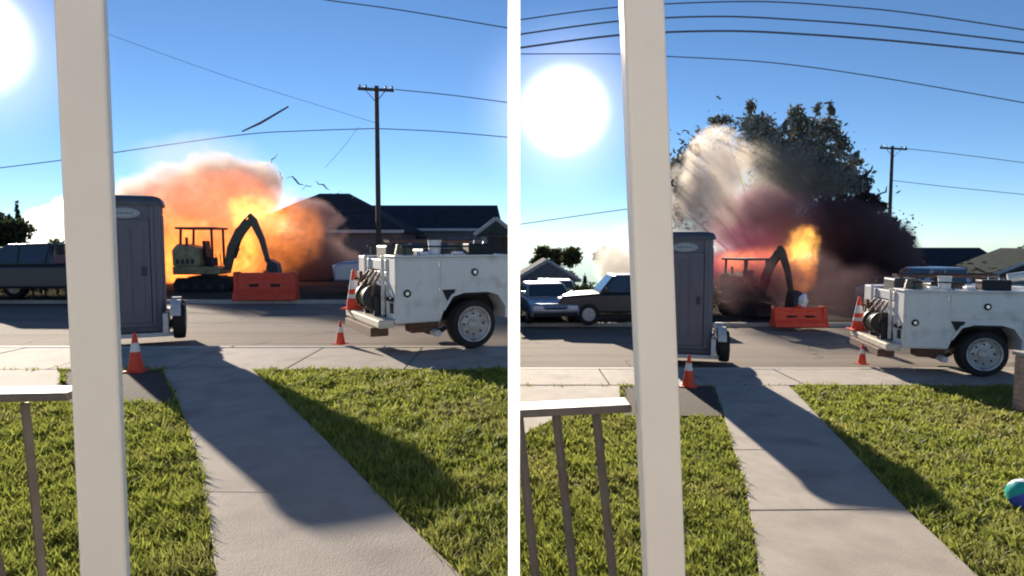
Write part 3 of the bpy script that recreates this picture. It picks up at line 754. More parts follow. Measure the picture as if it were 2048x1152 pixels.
ZG[0] = 0
YA = R(28)
pA = Vector(((790 - 1024) / F * 9.35, 9.35, 0.0))
service_truck(LOT_A, pA, YA, 1.84, False, 'white utility truck parked beyond the grass of the fireball yard')
ZG[0] = ZB
pB = Vector(((1812 - 1024) / F * 10.95, 10.95, ZB))
service_truck(LOT_B, pB, R(-11), 2.75, True, 'white utility truck parked beyond the grass of the debris plume yard')
def truck_gear(lot, p, yaw, where):
    LOT[0] = lot; zt_ = 1.457
    def place(o, q): o.location = p + Matrix.Rotation(yaw, 3, 'Z') @ Vector(q); o.rotation_euler = (0, 0, yaw); return o
    t = place(empty('tool_chest', (0, 0, 0), 0, 'black tool chest on the lid of the %s truck' % where, 'tool chest'), (1.42, .20, zt_))
    mb = MB(); mb.box(-.22, .22, -.12, .12, 0, .17); mb.build('body', black_p, t, bevel=.015)
    mb = MB(); mb.tube([(-.08, 0, .17), (-.08, 0, .21), (.08, 0, .21), (.08, 0, .17)], .012, 6); mb.build('handle', chrome, t)
    t = place(empty('bucket', (0, 0, 0), 0, 'white plastic bucket on the lid of the %s truck' % where, 'bucket'), (.70, .24, zt_))
    mb = MB(); mb.lathe([(.085, 0), (.10, .20), (.108, .205), (.108, .22), (.09, .22), (.08, .02)], n=18); mb.build('body', reflect, t, smooth=True)
    mb = MB(); mb.tube([(.105 * math.cos(a), .02, .20 + .12 * math.sin(a)) for a in [R(q) for q in range(0, 181, 20)]], .005, 5); mb.build('handle', steel_d, t)
    mb = MB()
    for k in range(5): mb.tube([(.13 * math.cos(R(a)) * (1 - .05 * k), .11 * math.sin(R(a)), .02 + .03 * k) for a in range(0, 361, 24)], .018, 6, cap=False)
    place(tag(mb.build('coiled_hose', olive, smooth=True), 'olive hose coil on the lid of the %s truck' % where, 'hose'), (.22, .24, zt_))
    mb = MB()
    for k in range(4): mb.tube([(-.8, k * .07, .05 + .02 * (k % 2)), (.85, k * .07 + .03, .06 + .02 * (k % 2))], .022, 8)
    o = place(tag(mb.build('pipe_bundle', rust, smooth=True), 'rusty pipes lying over the bed of the %s truck' % where, 'pipes'), (.95, .78, 1.60)); o['kind'] = 'thing'
def local(p, yaw, q): return p + Matrix.Rotation(yaw, 3, 'Z') @ Vector(q)
ZG[0] = 0
truck_gear(LOT_A, pA, YA, 'fireball'); truck_gear(LOT_B, pB, R(-11), 'plume')
cone(LOT_A, gnd(681, 688), 0.38, 'orange cone on the street by the fireball truck bumper')
cone(LOT_A, local(pA, YA, (-.13, 1.86, .521)), 0.66, 'orange cone standing upon the fireball truck bumper', True)
ZG[0] = ZB
cone(LOT_B, gnd(1724, 728), 0.38, 'orange cone on the street by the plume truck bumper')
cone(LOT_B, local(pB, R(-11), (-.13, 1.86, .521)), 0.66, 'orange cone standing upon the plume truck bumper', True)

# ------------------------------------------------------------------ water-filled road barrier
def barrier(lot, c, W, H, label):
    LOT[0] = lot
    t = empty('road_barrier', c, 0, label, 'barrier', 'orange road barriers')
    mb = MB()
    pr = [(-.24, 0), (.24, 0), (.24, H * .18), (.13, H * .42), (.10, H), (-.10, H), (-.13, H * .42), (-.24, H * .18)]
    mb.prism(pr, 'x', -W / 2, W / 2); b = mb.build('shell', barrier_m, t, bevel=.03)
    for sx in (-1, 1):
        m2 = MB(); m2.box(sx * W * .17 - .13, sx * W * .17 + .13, -.17, -.05, H * .50, H * .60); m2.build('forklift_slot', black_p, t, bevel=.02)
        m2 = MB(); x0 = sx * (W / 2 - .07); m2.box(x0 - .06, x0 + .06, -.15, .15, H * .3, H + .03); m2.build('end_lug', barrier_m, t, bevel=.02)
    m2 = MB(); m2.box(-W * .30, W * .30, -.135, -.09, H * .78, H * .90); m2.build('upper_recess', orange, t, bevel=.02)
    m2 = MB(); m2.lathe([(.07, H), (.07, H + .05), (.05, H + .06)], n=14); m2.build('filler_cap', orange, t)
    return t
ZG[0] = 0
g_ = gnd(533, 600); barrier(LOT_A, g_, 1.78, .78, 'orange plastic road barrier before the burning excavator')
ZG[0] = ZB
g2 = gnd(1597, 653); barrier(LOT_B, g2, 1.42, .52, 'orange plastic road barrier with a white bag on top')
# bag lying over the barrier
bm = bmesh.new(); bmesh.ops.create_icosphere(bm, subdivisions=3, radius=1)
for v in bm.verts:
    n_ = noise.noise(v.co * 1.8); v.co = Vector((v.co.x * .115, v.co.y * .12, v.co.z * .19)) * (1 + .35 * n_)
    v.co.z += .17
    if v.co.z < 0: v.co.z *= .2
me = bpy.data.meshes.new('plastic_bag'); bm.to_mesh(me); bm.free(); me.materials.append(reflect)
for p in me.polygons: p.use_smooth = True
o = bpy.data.objects.new('plastic_bag', me); LOT[0] = LOT_B; link(o); o.location = g2 + Vector((.10, -.02, .53))
tag(o, 'crumpled white plastic bag on top of the orange barrier', 'bag')

# ------------------------------------------------------------------ mini excavator
def excavator(lot, c, yaw, s, label):
    LOT[0] = lot
    t = empty('mini_excavator', c, yaw, label, 'excavator', 'mini excavators in front of the blasts'); t.scale = (s, s, s)
    for yy in (-.62, .36):
        pr = [(-.95, .10), (-.85, .0), (.85, .0), (.95, .10), (.98, .25), (.88, .42), (-.88, .42), (-.98, .25)]
        mb = MB(); mb.prism(pr, 'y', yy, yy + .26); tr = mb.build('track', track_m, t, bevel=.03)
        mb = MB()
        for k in range(14): x = -.86 + k * .132; mb.box(x - .03, x + .03, yy - .008, yy + .268, .425, .45)
        o = mb.build('track_lug', track_m, tr); o['kind'] = 'stuff'
        for k in range(4):
            mb = MB(); mb.lathe([(.09, yy - .02), (.09, yy + .28)], (-.62 + k * .42, 0, .16), 'y', 14); mb.build('roller', steel_d, tr)
    mb = MB(); mb.box(-.5, .5, -.355, .355, .22, .50); mb.build('undercarriage', steel_d, t, bevel=.03)
    mb = MB(); mb.box(1.02, 1.10, -.65, .65, .06, .40); mb.box(.5, 1.02, -.30, -.20, .16, .24); mb.box(.5, 1.02, .20, .30, .16, .24); mb.build('dozer_blade', steel_d, t, bevel=.01)
    pr = [(-.98, .56), (.55, .56), (.55, .80), (-.05, .84), (-.10, 1.25), (-.80, 1.32), (-.98, 1.15)]
    mb = MB(); mb.prism(pr[:3] + [pr[3]] + [(-.98, .84)], 'y', -.60, .60); mb.build('upper_deck', exc_y, t, bevel=.04)
    mb = MB(); mb.prism([(-.98, .842), (-.08, .842), (-.14, 1.46), (-.82, 1.60), (-1.0, 1.38)], 'y', -.58, .58); mb.build('engine_cover', exc_y, t, bevel=.05)
    for k in range(4):
        mb = MB(); mb.box(-.85 + k * .16, -.75 + k * .16, -.59, -.579, .92, 1.08); mb.build('vent_slat', steel_d, t)
    mb = MB(); mb.lathe([(.28, .50), (.28, .56)], n=18); mb.build('slew_ring', steel_d, t)
    for (x, y) in ((-.72, -.52), (-.72, .52), (.32, -.52), (.32, .52)):
        mb = MB(); mb.tube([(x, y, .84 if x > 0 else 1.45), (x * .96, y, 2.08)], .045, 8); mb.build('canopy_post', steel_d, t)
    mb = MB(); mb.box(-.86, .46, -.62, .62, 2.08, 2.16); mb.build('canopy_roof', exc_b, t, bevel=.03)
    mb = MB(); mb.box(-.05, .22, -.24, .24, .842, 1.12); mb.prism([(-.10, 1.12), (.02, 1.12), (-.04, 1.70), (-.13, 1.70)], 'y', -.24, .24); mb.build('seat', black_p, t, bevel=.03)
    mb = MB(); mb.tube([(.70, .10, .95), (.84, .12, 1.5), (1.10, .11, 2.10), (1.48, .10, 2.50), (1.74, .09, 1.95)], .022, 6); mb.build('hydraulic_hose', black_p, t, smooth=True)
    mb = MB(); mb.tube([(-.6, -.3, 1.5), (-.6, -.3, 1.82)], .045, 10); mb.build('exhaust_stack', rust, t, smooth=True)
    for yy in (-.2, .2):
        mb = MB(); mb.tube([(.34, yy, .84), (.30, yy, 1.25)], .018, 6); mb.build('control_lever', steel_d, t)
    def beam(path, w0, w1, thick, name, m_):
        mb = MB(); n = len(path); vv = []
        for i, p in enumerate(path):
            a = Vector(path[max(i - 1, 0)]); b = Vector(path[min(i + 1, n - 1)]); d = (b - a).normalized(); nn = Vector((-d.y, d.x)); w = w0[i] if isinstance(w0, list) else w0 + (w1 - w0) * i / (n - 1)
            for sg in (-1, 1):
                for yy in (-thick / 2, thick / 2): q = Vector(p) + nn * w / 2 * sg; vv.append((q.x, yy, q.y))
        ff = [(0, 1, 3, 2), (4 * n - 4, 4 * n - 2, 4 * n - 1, 4 * n - 3)]
        for i in range(n - 1):
            b = 4 * i
            for (p, q) in ((0, 1), (1, 3), (3, 2), (2, 0)): ff.append((b + p, b + q, b + 4 + q, b + 4 + p))
        mb.add(vv, ff); return mb.build(name, m_, t, bevel=.015)
    beam([(.62, .70), (.78, 1.45), (1.08, 2.02), (1.50, 2.44)], [.22, .30, .34, .20], 0, .16, 'boom', exc_b)
    beam([(1.40, 2.62), (1.52, 2.40), (1.80, 1.75), (1.98, 1.02)], [.12, .26, .20, .14], 0, .14, 'dipper_arm', exc_b)
    mb = MB(); mb.tube([(.86, 0, 1.10), (1.0, 0, 1.45)], .055, 10); mb.tube([(1.0, 0, 1.45), (1.12, 0, 1.80)], .03, 8); mb.build('hydraulic_ram', steel_d, t, smooth=True); mb = MB(); mb.tube([(1.02, 0, 2.12), (1.26, 0, 2.44)], .05, 10); mb.tube([(1.26, 0, 2.44), (1.42, 0, 2.62)], .028, 8); mb.build('hydraulic_ram', steel_d, t, smooth=True)
    pr = [(1.88, 1.05), (2.06, 1.10), (2.34, .92), (2.40, .58), (2.16, .36), (1.92, .42), (2.05, .62), (2.02, .82)]
    mb = MB(); mb.prism([(1.88, 1.05), (2.06, 1.10), (2.02, .82)][::-1], 'y', -.09, .09)
    mb.prism([(2.06, 1.08), (2.34, .92), (2.40, .58), (2.16, .36), (1.95, .40), (2.0, .80)][::-1], 'y', -.28, .28); mb.build('bucket', steel_d, t, bevel=.02)
    mb = MB()
    for k in range(5): mb.box(1.84, 1.97, -.27 + k * .12, -.22 + k * .12, .37, .42)
    mb.build('bucket_tooth', steel_d, t)
    return t
ZG[0] = 0
eA = gnd(420, 580); excavator(LOT_A, eA, R(4), 1.0, 'tan mini excavator with raised boom against the orange fireball')
ZG[0] = ZB
eB = gnd(1497, 630); excavator(LOT_B, eB, R(-66), .82, 'tan mini excavator half lost in mauve smoke of the debris plume')

# ------------------------------------------------------------------ parked cars
def X_(u, Y): return (u - 1024) / F * Y
def sedan(lot, c, yaw, paint, label, pickup=False, s=1.0):
    LOT[0] = lot
    t = empty('parked_pickup' if pickup else 'parked_car', c, yaw, label, 'pickup' if pickup else 'car', 'vehicles parked across the street'); t.scale = (s, s, s)
    W = .88
    if pickup:
        low = [(-2.6, .42), (2.6, .42), (2.62, .85), (2.45, 1.02), (1.25, 1.10), (-2.6, 1.10)]; top = [(-.75, 1.10), (1.25, 1.10), (.70, 1.72), (-.62, 1.74)]
    else:
        low = [(-2.2, .32), (2.2, .32), (2.25, .62), (2.1, .78), (1.05, .92), (-1.5, .95), (-2.2, .90)]; top = [(-1.55, .945), (1.05, .92), (.35, 1.40), (-.85, 1.42)]
    mb = MB(); mb.prism(low, 'y', -W, W); mb.build('body', paint, t, bevel=.08, smooth=True)
    # greenhouse tapers inward
    n = len(top); vv = []
    for sy in (-1, 1):
        for (x, z) in top: k = 1.0 if z < 1.12 else .84; vv.append((x, sy * (W - .03) * k, z + (.002 if z < 1.12 else 0)))
    mb = MB(); mb.add(vv, [tuple(range(n)), tuple(range(n, 2 * n))[::-1]] + [(i, (i + 1) % n, n + (i + 1) % n, n + i) for i in range(n)]); mb.build('cabin', paint, t, bevel=.05, smooth=True)
    a, b, c_, d = [Vector((x, 0, z)) for x, z in top]
    def pane(p, q, r_, s_, name, off):
        mb = MB(); mb.add([p + off, q + off, r_ + off, s_ + off, p + off * .2, q + off * .2, r_ + off * .2, s_ + off * .2], [(0, 1, 2, 3), (4, 7, 6, 5), (0, 4, 5, 1), (1, 5, 6, 2), (2, 6, 7, 3), (3, 7, 4, 0)]); mb.build(name, glass, t)
    def P(x, y, z): return Vector((x, y, z))
    k = .76
    pane(P(b.x - .08, -W * .86, b.z + .06), P(b.x - .08, W * .86, b.z + .06), P(c_.x + .05, W * k, c_.z - .05), P(c_.x + .05, -W * k, c_.z - .05), 'windscreen', Vector((.02, 0, .02)))
    pane(P(a.x + .08, -W * .86, a.z + .06), P(a.x + .08, W * .86, a.z + .06), P(d.x - .05, W * k, d.z - .05), P(d.x - .05, -W * k, d.z - .05), 'rear_window', Vector((-.02, 0, .02)))
    for sy in (-1, 1):
        y0, y1 = sy * (W - .035), sy * (W - .03) * .86
        for (x0, x1, x2, x3) in ((a.x + .25, (a.x + b.x) / 2 - .04, (a.x + b.x) / 2 - .04, d.x + .02), ((a.x + b.x) / 2 + .04, b.x - .28, c_.x - .05, (a.x + b.x) / 2 + .04)):
            pane(P(x0, y0, a.z + .06), P(x1, y0, a.z + .06), P(x2, y1, d.z - .07), P(x3, y1, d.z - .07), 'side_window', Vector((0, sy * .018, .004)))
        mb = MB(); mb.box(b.x - .35, b.x - .2, min(y0, y0 + sy * .16), max(y0, y0 + sy * .16), a.z + .08, a.z + .2); mb.build('mirror', paint, t, bevel=.02)
        mb = MB(); x_ = low[2][0]; mb.box(x_ - .16, x_ + .012, sy * .62 - .18, sy * .62 + .18, low[2][1] - .02, low[2][1] + .10); mb.build('headlight', reflect, t, bevel=.02)
        mb = MB(); mb.box(low[0][0] - .012, low[0][0] + .1, sy * .62 - .18, sy * .62 + .18, .66, .80); mb.build('tail_light', orange, t, bevel=.02)
        for x_ in (-1.45 if pickup else -1.35, 1.6 if pickup else 1.35):
            r_ = .38 if pickup else .32
            mb = MB(); mb.lathe([(r_ * .6, -.11), (r_ * .95, -.11), (r_, -.07), (r_, .07), (r_ * .95, .11), (r_ * .6, .11)], (x_, sy * (W - .09), r_), 'y', 22); w_ = mb.build('wheel', rubber, t, smooth=True)
            mb = MB(); mb.lathe([(r_ * .2, -.118), (r_ * .6, -.112), (r_ * .6, .112), (r_ * .2, .118)], (x_, sy * (W - .09), r_), 'y', 16); mb.build('rim', rim_m, w_, smooth=True)
    mb = MB(); x_ = low[1][0]; mb.box(x_ - .1, x_ + .06, -.8, .8, low[1][1] + .02, low[1][1] + .16); mb.build('bumper', black_p, t, bevel=.03)
    mb = MB(); mb.box(x_ - .08, x_ + .035, -.4, .4, low[1][1] + .19, low[1][1] + .33); mb.build('grille', black_p, t, bevel=.02)
    return t
silver = mat('silver_paint', (0.34, 0.36, 0.40), 0.3, metal=.5, var=.05, spec=.6)
darkcar = mat('dark_car_paint', (0.03, 0.032, 0.04), 0.3, var=.1, spec=.6)
palecar = mat('pale_blue_car_paint', (0.35, 0.40, 0.46), 0.3, metal=.3, var=.05, spec=.6)
ZG[0] = 0
sedan(LOT_A, gnd(838, 585), R(186), palecar, 'pale blue pickup behind the utility truck near the fireball', True)
ZG[0] = ZB
sedan(LOT_B, gnd(1868, 627), R(186), palecar, 'pale blue pickup behind the utility truck near the debris plume', True, .85)
sedan(LOT_B, Vector((.95, 19.2, ZB - .01)), R(-82), silver, 'silver sedan facing the street beside the grey house', False, .76)
sedan(LOT_B, Vector((1.55, 23.5, ZB - .3)), R(-90), palecar, 'pale sedan parked behind the silver sedan', False, .85)

ZG[0] = 0
sedan(LOT_A, Vector((X_(96, 18.6), 18.6, -.02)), R(180), darkcar, 'bulky black pickup in front of the cypress and the steam', True, .94)
ZG[0] = ZB
sedan(LOT_B, Vector((X_(1262, 18.4), 18.4, ZB - .02)), R(181), darkcar, 'bulky black pickup beside the silver sedan and the cream steam', True, .80)

# ------------------------------------------------------------------ houses
def house(lot, x0, x1, y0, y1, zg, eave, ridge, axis, wallm, roofm, label, windows=(), hip=0.0, yaw=0, chimney=None, over=.45):
    LOT[0] = lot
    cx, cy_ = (x0 + x1) / 2, (y0 + y1) / 2; w, d = (x1 - x0) / 2, (y1 - y0) / 2
    t = empty('house', (cx, cy_, zg), yaw, label, 'house')
    mb = MB(); mb.box(-w, w, -d, d, 0, eave); mb.build('wall', wallm, t)
    ov = over
    W_, D_ = w + ov, d + ov
    if axis == 'x':
        rd = [(-W_ + hip, 0, ridge), (W_ - hip, 0, ridge)]
        base = [(-W_, -D_, eave + .002), (W_, -D_, eave + .002), (W_, D_, eave + .002), (-W_, D_, eave + .002)]
        top = [(p[0], p[1], p[2] + .14) for p in base]
        fs = [(4, 5, 9, 8), (6, 7, 8, 9), (5, 6, 9), (7, 4, 8)]
    else:
        rd = [(0, -D_ + hip, ridge), (0, D_ - hip, ridge)]
        base = [(-W_, -D_, eave + .002), (W_, -D_, eave + .002), (W_, D_, eave + .002), (-W_, D_, eave + .002)]
        top = [(p[0], p[1], p[2] + .14) for p in base]
        fs = [(5, 6, 9, 8), (7, 4, 8, 9), (4, 5, 8), (6, 7, 9)]
    mb = MB(); mb.add(base + top + rd, [(3, 2, 1, 0), (0, 1, 5, 4), (1, 2, 6, 5), (2, 3, 7, 6), (3, 0, 4, 7)] + fs)
    rf = mb.build('roof', roofm, t)
    # courses of shingles standing proud on the slope that faces the street
    if axis == 'x':
        n = 9
        for k in range(n):
            f0, f1 = k / n, (k + 1) / n
            ya, yb = -D_ * (1 - f0), -D_ * (1 - f1); za, zb_ = eave + .142 + (ridge - eave - .14) * f0, eave + .142 + (ridge - eave - .14) * f1
            xa_, xb_ = -W_ + hip * f1, W_ - hip * f1
            mb = MB(); mb.add([(xa_, ya, za + .03), (xb_, ya, za + .03), (xb_, yb, zb_ + .006), (xa_, yb, zb_ + .006), (xa_, ya, za), (xb_, ya, za)], [(0, 1, 2, 3), (0, 4, 5, 1), (0, 3, 4), (1, 5, 2)])
            mb.build('shingle_course', roofm, rf)
    mb = MB(); mb.box(-W_, W_, -D_ - .03, -D_ - .002, eave - .02, eave + .15)
    if axis == 'y':
        mb = MB()
        for sx in (-1, 1):
            mb.tube([(sx * W_, -D_ - .02, eave + .07), (0, -D_ - .02, ridge - .05)], .09, 4)
        gb = MB(); gb.add([(-w, -d - .001, eave), (w, -d - .001, eave), (0, -d - .001, ridge - .35), (-w, -d + .1, eave), (w, -d + .1, eave), (0, -d + .1, ridge - .35)], [(0, 1, 2), (3, 5, 4)]); gb.build('gable', wallm, t)
    mb.build('fascia', fascia, t)
    for (wx, wz, ww, wh, kind) in windows:
        f = MB(); f.box(wx - ww / 2 - .07, wx + ww / 2 + .07, -d - .05, -d - .002, wz - .07, wz + wh + .07)
        fo = f.build('door' if kind == 'd' else 'window', wall_b if kind != 'd' else fence_m, t, bevel=.01)
        if kind == 'w':
            for sx in (-1, 1):
                f = MB(); f.box(min(wx, wx + sx * ww / 2) + .02, max(wx, wx + sx * ww / 2) - .02, -d - .056, -d - .0505, wz, wz + wh); f.build('pane', glass, fo)
        elif kind == 'g':
            for k in range(4):
                f = MB(); f.box(wx - ww / 2, wx + ww / 2, -d - .062, -d - .0505, wz + k * wh / 4 + .02, wz + (k + 1) * wh / 4 - .02); f.build('panel', wallm, fo, bevel=.01)
        else:
            f = MB(); f.box(wx + ww / 2 - .14, wx + ww / 2 - .08, -d - .1, -d - .0505, wz + .95, wz + 1.05); f.build('handle', chrome, fo)
    if chimney:
        f = MB(); f.box(chimney[0] - .35, chimney[0] + .35, chimney[1] - .3, chimney[1] + .3, eave + .3, chimney[2]); f.build('chimney', wall_m, rf)
    return t
# fireball lot
def X(u, Y): return (u - 1024) / F * Y
house(LOT_A, X(480, 36), X(795, 36), 36, 43, -.02, 2.20, 4.60, 'x', wall_m, shingle_m, 'dark hip roofed house directly behind the fireball dust', [(1.0, 0, .9, 2.0, 'd')], hip=3.9)
house(LOT_A, X(690, 44), X(1006, 44) - .5, 44, 51, -.02, 2.45, 4.35, 'x', wall_m, shingle_m, 'long dark low house behind the utility truck of the fireball yard', [(-3.0, .9, 1.4, 1.0, 'w'), (0, 0, .9, 2.0, 'd'), (2.6, .9, 1.4, 1.0, 'w')], hip=.4)
house(LOT_A, X(962, 31), X(1024, 31) - .04 + 0, 31, 38, -.02, 1.95, 2.85, 'y', wall_g, shingle_g, 'small pale green gabled garage at the edge of the fireball yard', [(.1, .05, .9, 1.8, 'd')], over=.30)
ZL = ZB - DROP - .02
house(LOT_B, X(1800, 50), X(2005, 50), 50, 55, ZL, 2.2, 3.85, 'x', wall_m, shingle_m, 'long dark low house beside the utility pole of the plume yard', [(-2.5, .9, 1.5, 1.1, 'w'), (2.0, .9, 1.5, 1.1, 'w'), (0, 0, .9, 2.0, 'd')], hip=.5)
house(LOT_B, X(1990, 35), X(2215, 35), 35, 38.2, ZL, 2.45, 3.95, 'y', wall_g, shingle_g, 'pale green gabled garage by the edge of the plume yard', [(-.9, .1, 2.2, 2.0, 'g')], over=.5)
house(LOT_B, .40, X(1150, 35), 35, 39.6, ZL, 2.15, 3.35, 'y', wall_b, mat('glare_lit_shingles', (.17, .17, .18), .95, spec=.03, var=.2, scale=3), 'grey house behind the silver sedan', [(.0, 1.1, .9, .8, 'w')], over=.3)  # roof grey lightened to hold the glare falling on it

# ------------------------------------------------------------------ trees
def leaf_cloud(name, parent, m, blobs, n, size, seed):
    r_ = np.random.default_rng(seed); V = []; Fc = []
    w = np.array([b[1][0] * b[1][1] * b[1][2] for b in blobs]) ** .7; w /= w.sum()
    idx = r_.choice(len(blobs), n, p=w)
    for i in idx:
        c, rad = blobs[i]
        d = r_.standard_normal(3); d /= np.linalg.norm(d); rr = r_.random() ** (1 / 2.4)
        p = np.array(c) + d * np.array(rad) * rr * (0.82 + .36 * r_.random())
        a = r_.standard_normal(3); a /= np.linalg.norm(a); b = np.cross(a, r_.standard_normal(3)); b /= np.linalg.norm(b)
        s = size * (.6 + .8 * r_.random())
        k = len(V); V += [p - a * s, p + b * s * .45, p + a * s, p - b * s * .45]; Fc.append((k, k + 1, k + 2, k + 3))
    me = bpy.data.meshes.new(name); me.from_pydata([tuple(v) for v in V], [], Fc); me.materials.append(m)
    o = bpy.data.objects.new(name, me); link(o); o.parent = parent; return o
def tree(lot, loc, h, rx, label, seed, leafm, n=3500, size=.12, kind='tree', crown0=.35, bare=False):
    LOT[0] = lot; r_ = random.Random(seed)
    t = empty('cypress_tree' if kind == 'cypress' else 'leafy_tree', loc, 0, label, 'tree')
    mb = MB(); mb.tube([(0, 0, -.1), (.05, 0, h * .25), (-.05 * rx, .03, h * .5), (0, 0, h * .8)], [.045 * h * .5, .035 * h * .5, .025 * h * .5, .01 * h * .5], 8)
    blobs = []
    if kind == 'cypress':
        for k in range(7): f = k / 6; blobs.append(((r_.uniform(-.05, .05), 0, h * (.12 + .8 * f)), (rx * (1 - .8 * f), rx * (1 - .8 * f), h * .11)))
    else:
        for k in range(13):
            a = r_.uniform(0, 6.28); q = r_.uniform(.15, .75); z = h * r_.uniform(crown0, .88)
            c = (rx * q * math.cos(a), rx * q * math.sin(a), z); s = rx * r_.uniform(.26, .48); blobs.append((c, (s, s, s * .8)))
            mb.tube([(0, 0, h * crown0 * .8), (c[0] * .5, c[1] * .5, (h * crown0 * .8 + z) / 2 + .1), c], [.012 * h, .008 * h, .003 * h], 5)
    mb.build('trunk', bark, t, smooth=True)
    leaf_cloud('crown', t, leafm, blobs, n, size, seed)
    return t
tree(LOT_A, (X(42, 34), 34, 0), 3.75, .42, 'narrow black cypress rising above the bulky black pickup', 3, leaf_c, 1500, .12, 'cypress')
tree(LOT_A, (X(8, 30), 30, 0), 2.7, 1.5, 'dark bushy tree at the foot of the cypress', 4, leaf_d, 4500, .13, crown0=.2)
tree(LOT_A, (X(-75, 30), 30.5, 0), 3.4, 1.8, 'dark spreading tree behind the tail of the black pickup', 6, leaf_d, 4500, .14, crown0=.25)
tree(LOT_A, (X(95, 27), 27, 0), 1.7, 1.2, 'low dark shrub under the white steam', 8, leaf_d, 3000, .11, crown0=.15)
tree(LOT_B, (X(1108, 46), 46, ZL), 4.2, 1.7, 'grey green tree rising over the grey house roof', 11, leaf_l, 4200, .16, crown0=.45)
tree(LOT_B, (X(1225, 36), 36, ZL), 4.6, 1.3, 'olive tree behind the white steam beside the cream post', 12, leaf_l, 3200, .15, crown0=.5)
tree(LOT_B, (X(1172, 26), 26, ZB - .75), 1.75, .28, 'small dark cypress behind the hood of the black pickup', 13, leaf_c, 700, .09, 'cypress')
tree(LOT_B, (X(2056, 52), 52, ZL), 4.6, 2.0, 'green tree behind the pale gable of the plume yard', 15, leaf_l, 3500, .17, crown0=.4)

def hedge(lot, x0, x1, y, zg, h, label, seed):
    LOT[0] = lot; r_ = random.Random(seed)
    t = empty('hedge', ((x0 + x1) / 2, y, zg), 0, label, 'hedge', 'dark hedges behind the black pickups'); w = (x1 - x0) / 2
    bl = []; mb = MB(); x = -w
    while x < w:
        bl.append(((x, r_.uniform(-.1, .1), h * .5), (.45, .35, h * .52 * r_.uniform(.9, 1.08)))); mb.tube([(x, 0, -.1), (x + r_.uniform(-.1, .1), 0, h * .8)], .03, 5); x += .38
    mb.build('stem', bark, t)['kind'] = 'stuff'
    leaf_cloud('foliage', t, leaf_d, bl, int(1500 * (x1 - x0)), .075, seed)['kind'] = 'stuff'
hedge(LOT_A, X(-80, 20.6), X(235, 20.6), 20.6, 0, 1.42, 'dark clipped hedge behind the black pickup and under the cypress', 31)
hedge(LOT_B, X(1156, 20.8), X(1420, 20.8), 20.8, ZB, .95, 'dark clipped hedge behind the black pickup and under the cream steam', 32)
def torn_tree(name, Y, blobs, n, size, m, label, seed, trunk_u, zg):
    LOT[0] = LOT_B; r_ = random.Random(seed); k = Y / F
    base = Vector((X(trunk_u, Y), Y, zg))
    t = empty(name, base, 0, label, 'tree')
    bl = []; mb = MB(); top = None
    for (u, v, ru, rv) in blobs:
        c = at(u, v, Y + r_.uniform(-1.2, 1.2)) - base; bl.append(((c.x, c.y, c.z), (ru * k, (ru + rv) * .5 * k, rv * k)))
        mb.tube([(0, 0, 1.0), (c.x * .45 + r_.uniform(-.3, .3), c.y * .4, c.z * .55), (c.x * .8, c.y * .8, c.z * .85), (c.x, c.y, c.z)], [.16, .10, .06, .02], 6)
    mb.tube([(0, 0, -.2), (.05, 0, 1.6)], [.28, .2], 10)
    mb.build('trunk', bark, t, smooth=True)
    leaf_cloud('crown', t, m, bl, n, size, seed)
torn_tree('torn_tree', 46, [(1440, 240, 24, 10), (1502, 215, 10, 16), (1515, 250, 34, 22), (1592, 235, 16, 26), (1610, 258, 30, 26), (1636, 218, 6, 12), (1661, 222, 6, 12), (1655, 260, 26, 26), (1685, 295, 16, 26), (1708, 325, 16, 14),
    (1392, 296, 16, 12), (1366, 318, 14, 14), (1350, 350, 18, 34), (1352, 410, 20, 46), (1540, 300, 60, 44), (1620, 320, 56, 44), (1580, 370, 80, 44), (1670, 360, 44, 36), (1700, 350, 16, 18)],
    15000, .17, leaf_t, 'big grey green tree shredded by the blast above the pale smoke', 21, 1540, ZL)
torn_tree('torn_tree', 41, [(1722, 372, 17, 22), (1735, 410, 24, 24), (1690, 425, 44, 30), (1650, 430, 34, 34), (1765, 415, 8, 10), (1770, 455, 26, 24), (1740, 470, 54, 46), (1680, 490, 60, 54), (1800, 485, 24, 24), (1780, 530, 50, 46), (1825, 520, 16, 18), (1835, 560, 26, 36), (1700, 560, 80, 40)],
    13000, .20, leaf_b, 'backlit dark brown tree mass sloping down to the low house beside the plume', 22, 1735, ZL)

# ------------------------------------------------------------------ utility poles and cables
def pole(lot, u, Y, vt, zg, label, arm, r=.145):
    LOT[0] = lot
    top = at(u, vt, Y)
    t = empty('utility_pole', (top.x, Y, zg), 0, label, 'utility pole', 'wooden utility poles')
    h = top.z - zg
    mb = MB(); mb.tube([(0, 0, -.1), (0, 0, h * .5), (0, 0, h)], [r, r * .9, r * .75], 14); mb.build('shaft', wood_pole, t, smooth=True)
    aw = arm
    mb = MB(); M = Matrix.Translation((0, -.17, h - .22)) @ Matrix.Rotation(R(3), 4, 'Y'); mb.box(-aw, aw, -.06, .06, -.07, .07, M); mb.build('crossarm', wood_pole, t, bevel=.01)
    for sx in (-.9, -.55, .55, .9):
        mb = MB(); mb.lathe([(.03, -.15), (.06, -.11), (.06, -.05), (.03, 0)], (sx * aw, -.17, h - .0 - sx * aw * .052), n=10); mb.build('insulator', ceramic, t, smooth=True)
    for sx in (-1, 1):
        mb = MB(); mb.tube([(sx * aw * .55, -.23, h - .28), (0, -.16, h - .85)], .02, 6); mb.build('arm_brace', steel_d, t)
    return t
pole(LOT_A, 753, 34, 172, 0, 'tall wooden utility pole above the dark houses of the fireball yard', .92)
pole(LOT_B, 1785, 51, 292, ZB, 'tall wooden utility pole beside the sloping edge of the debris plume', 1.05, .15)
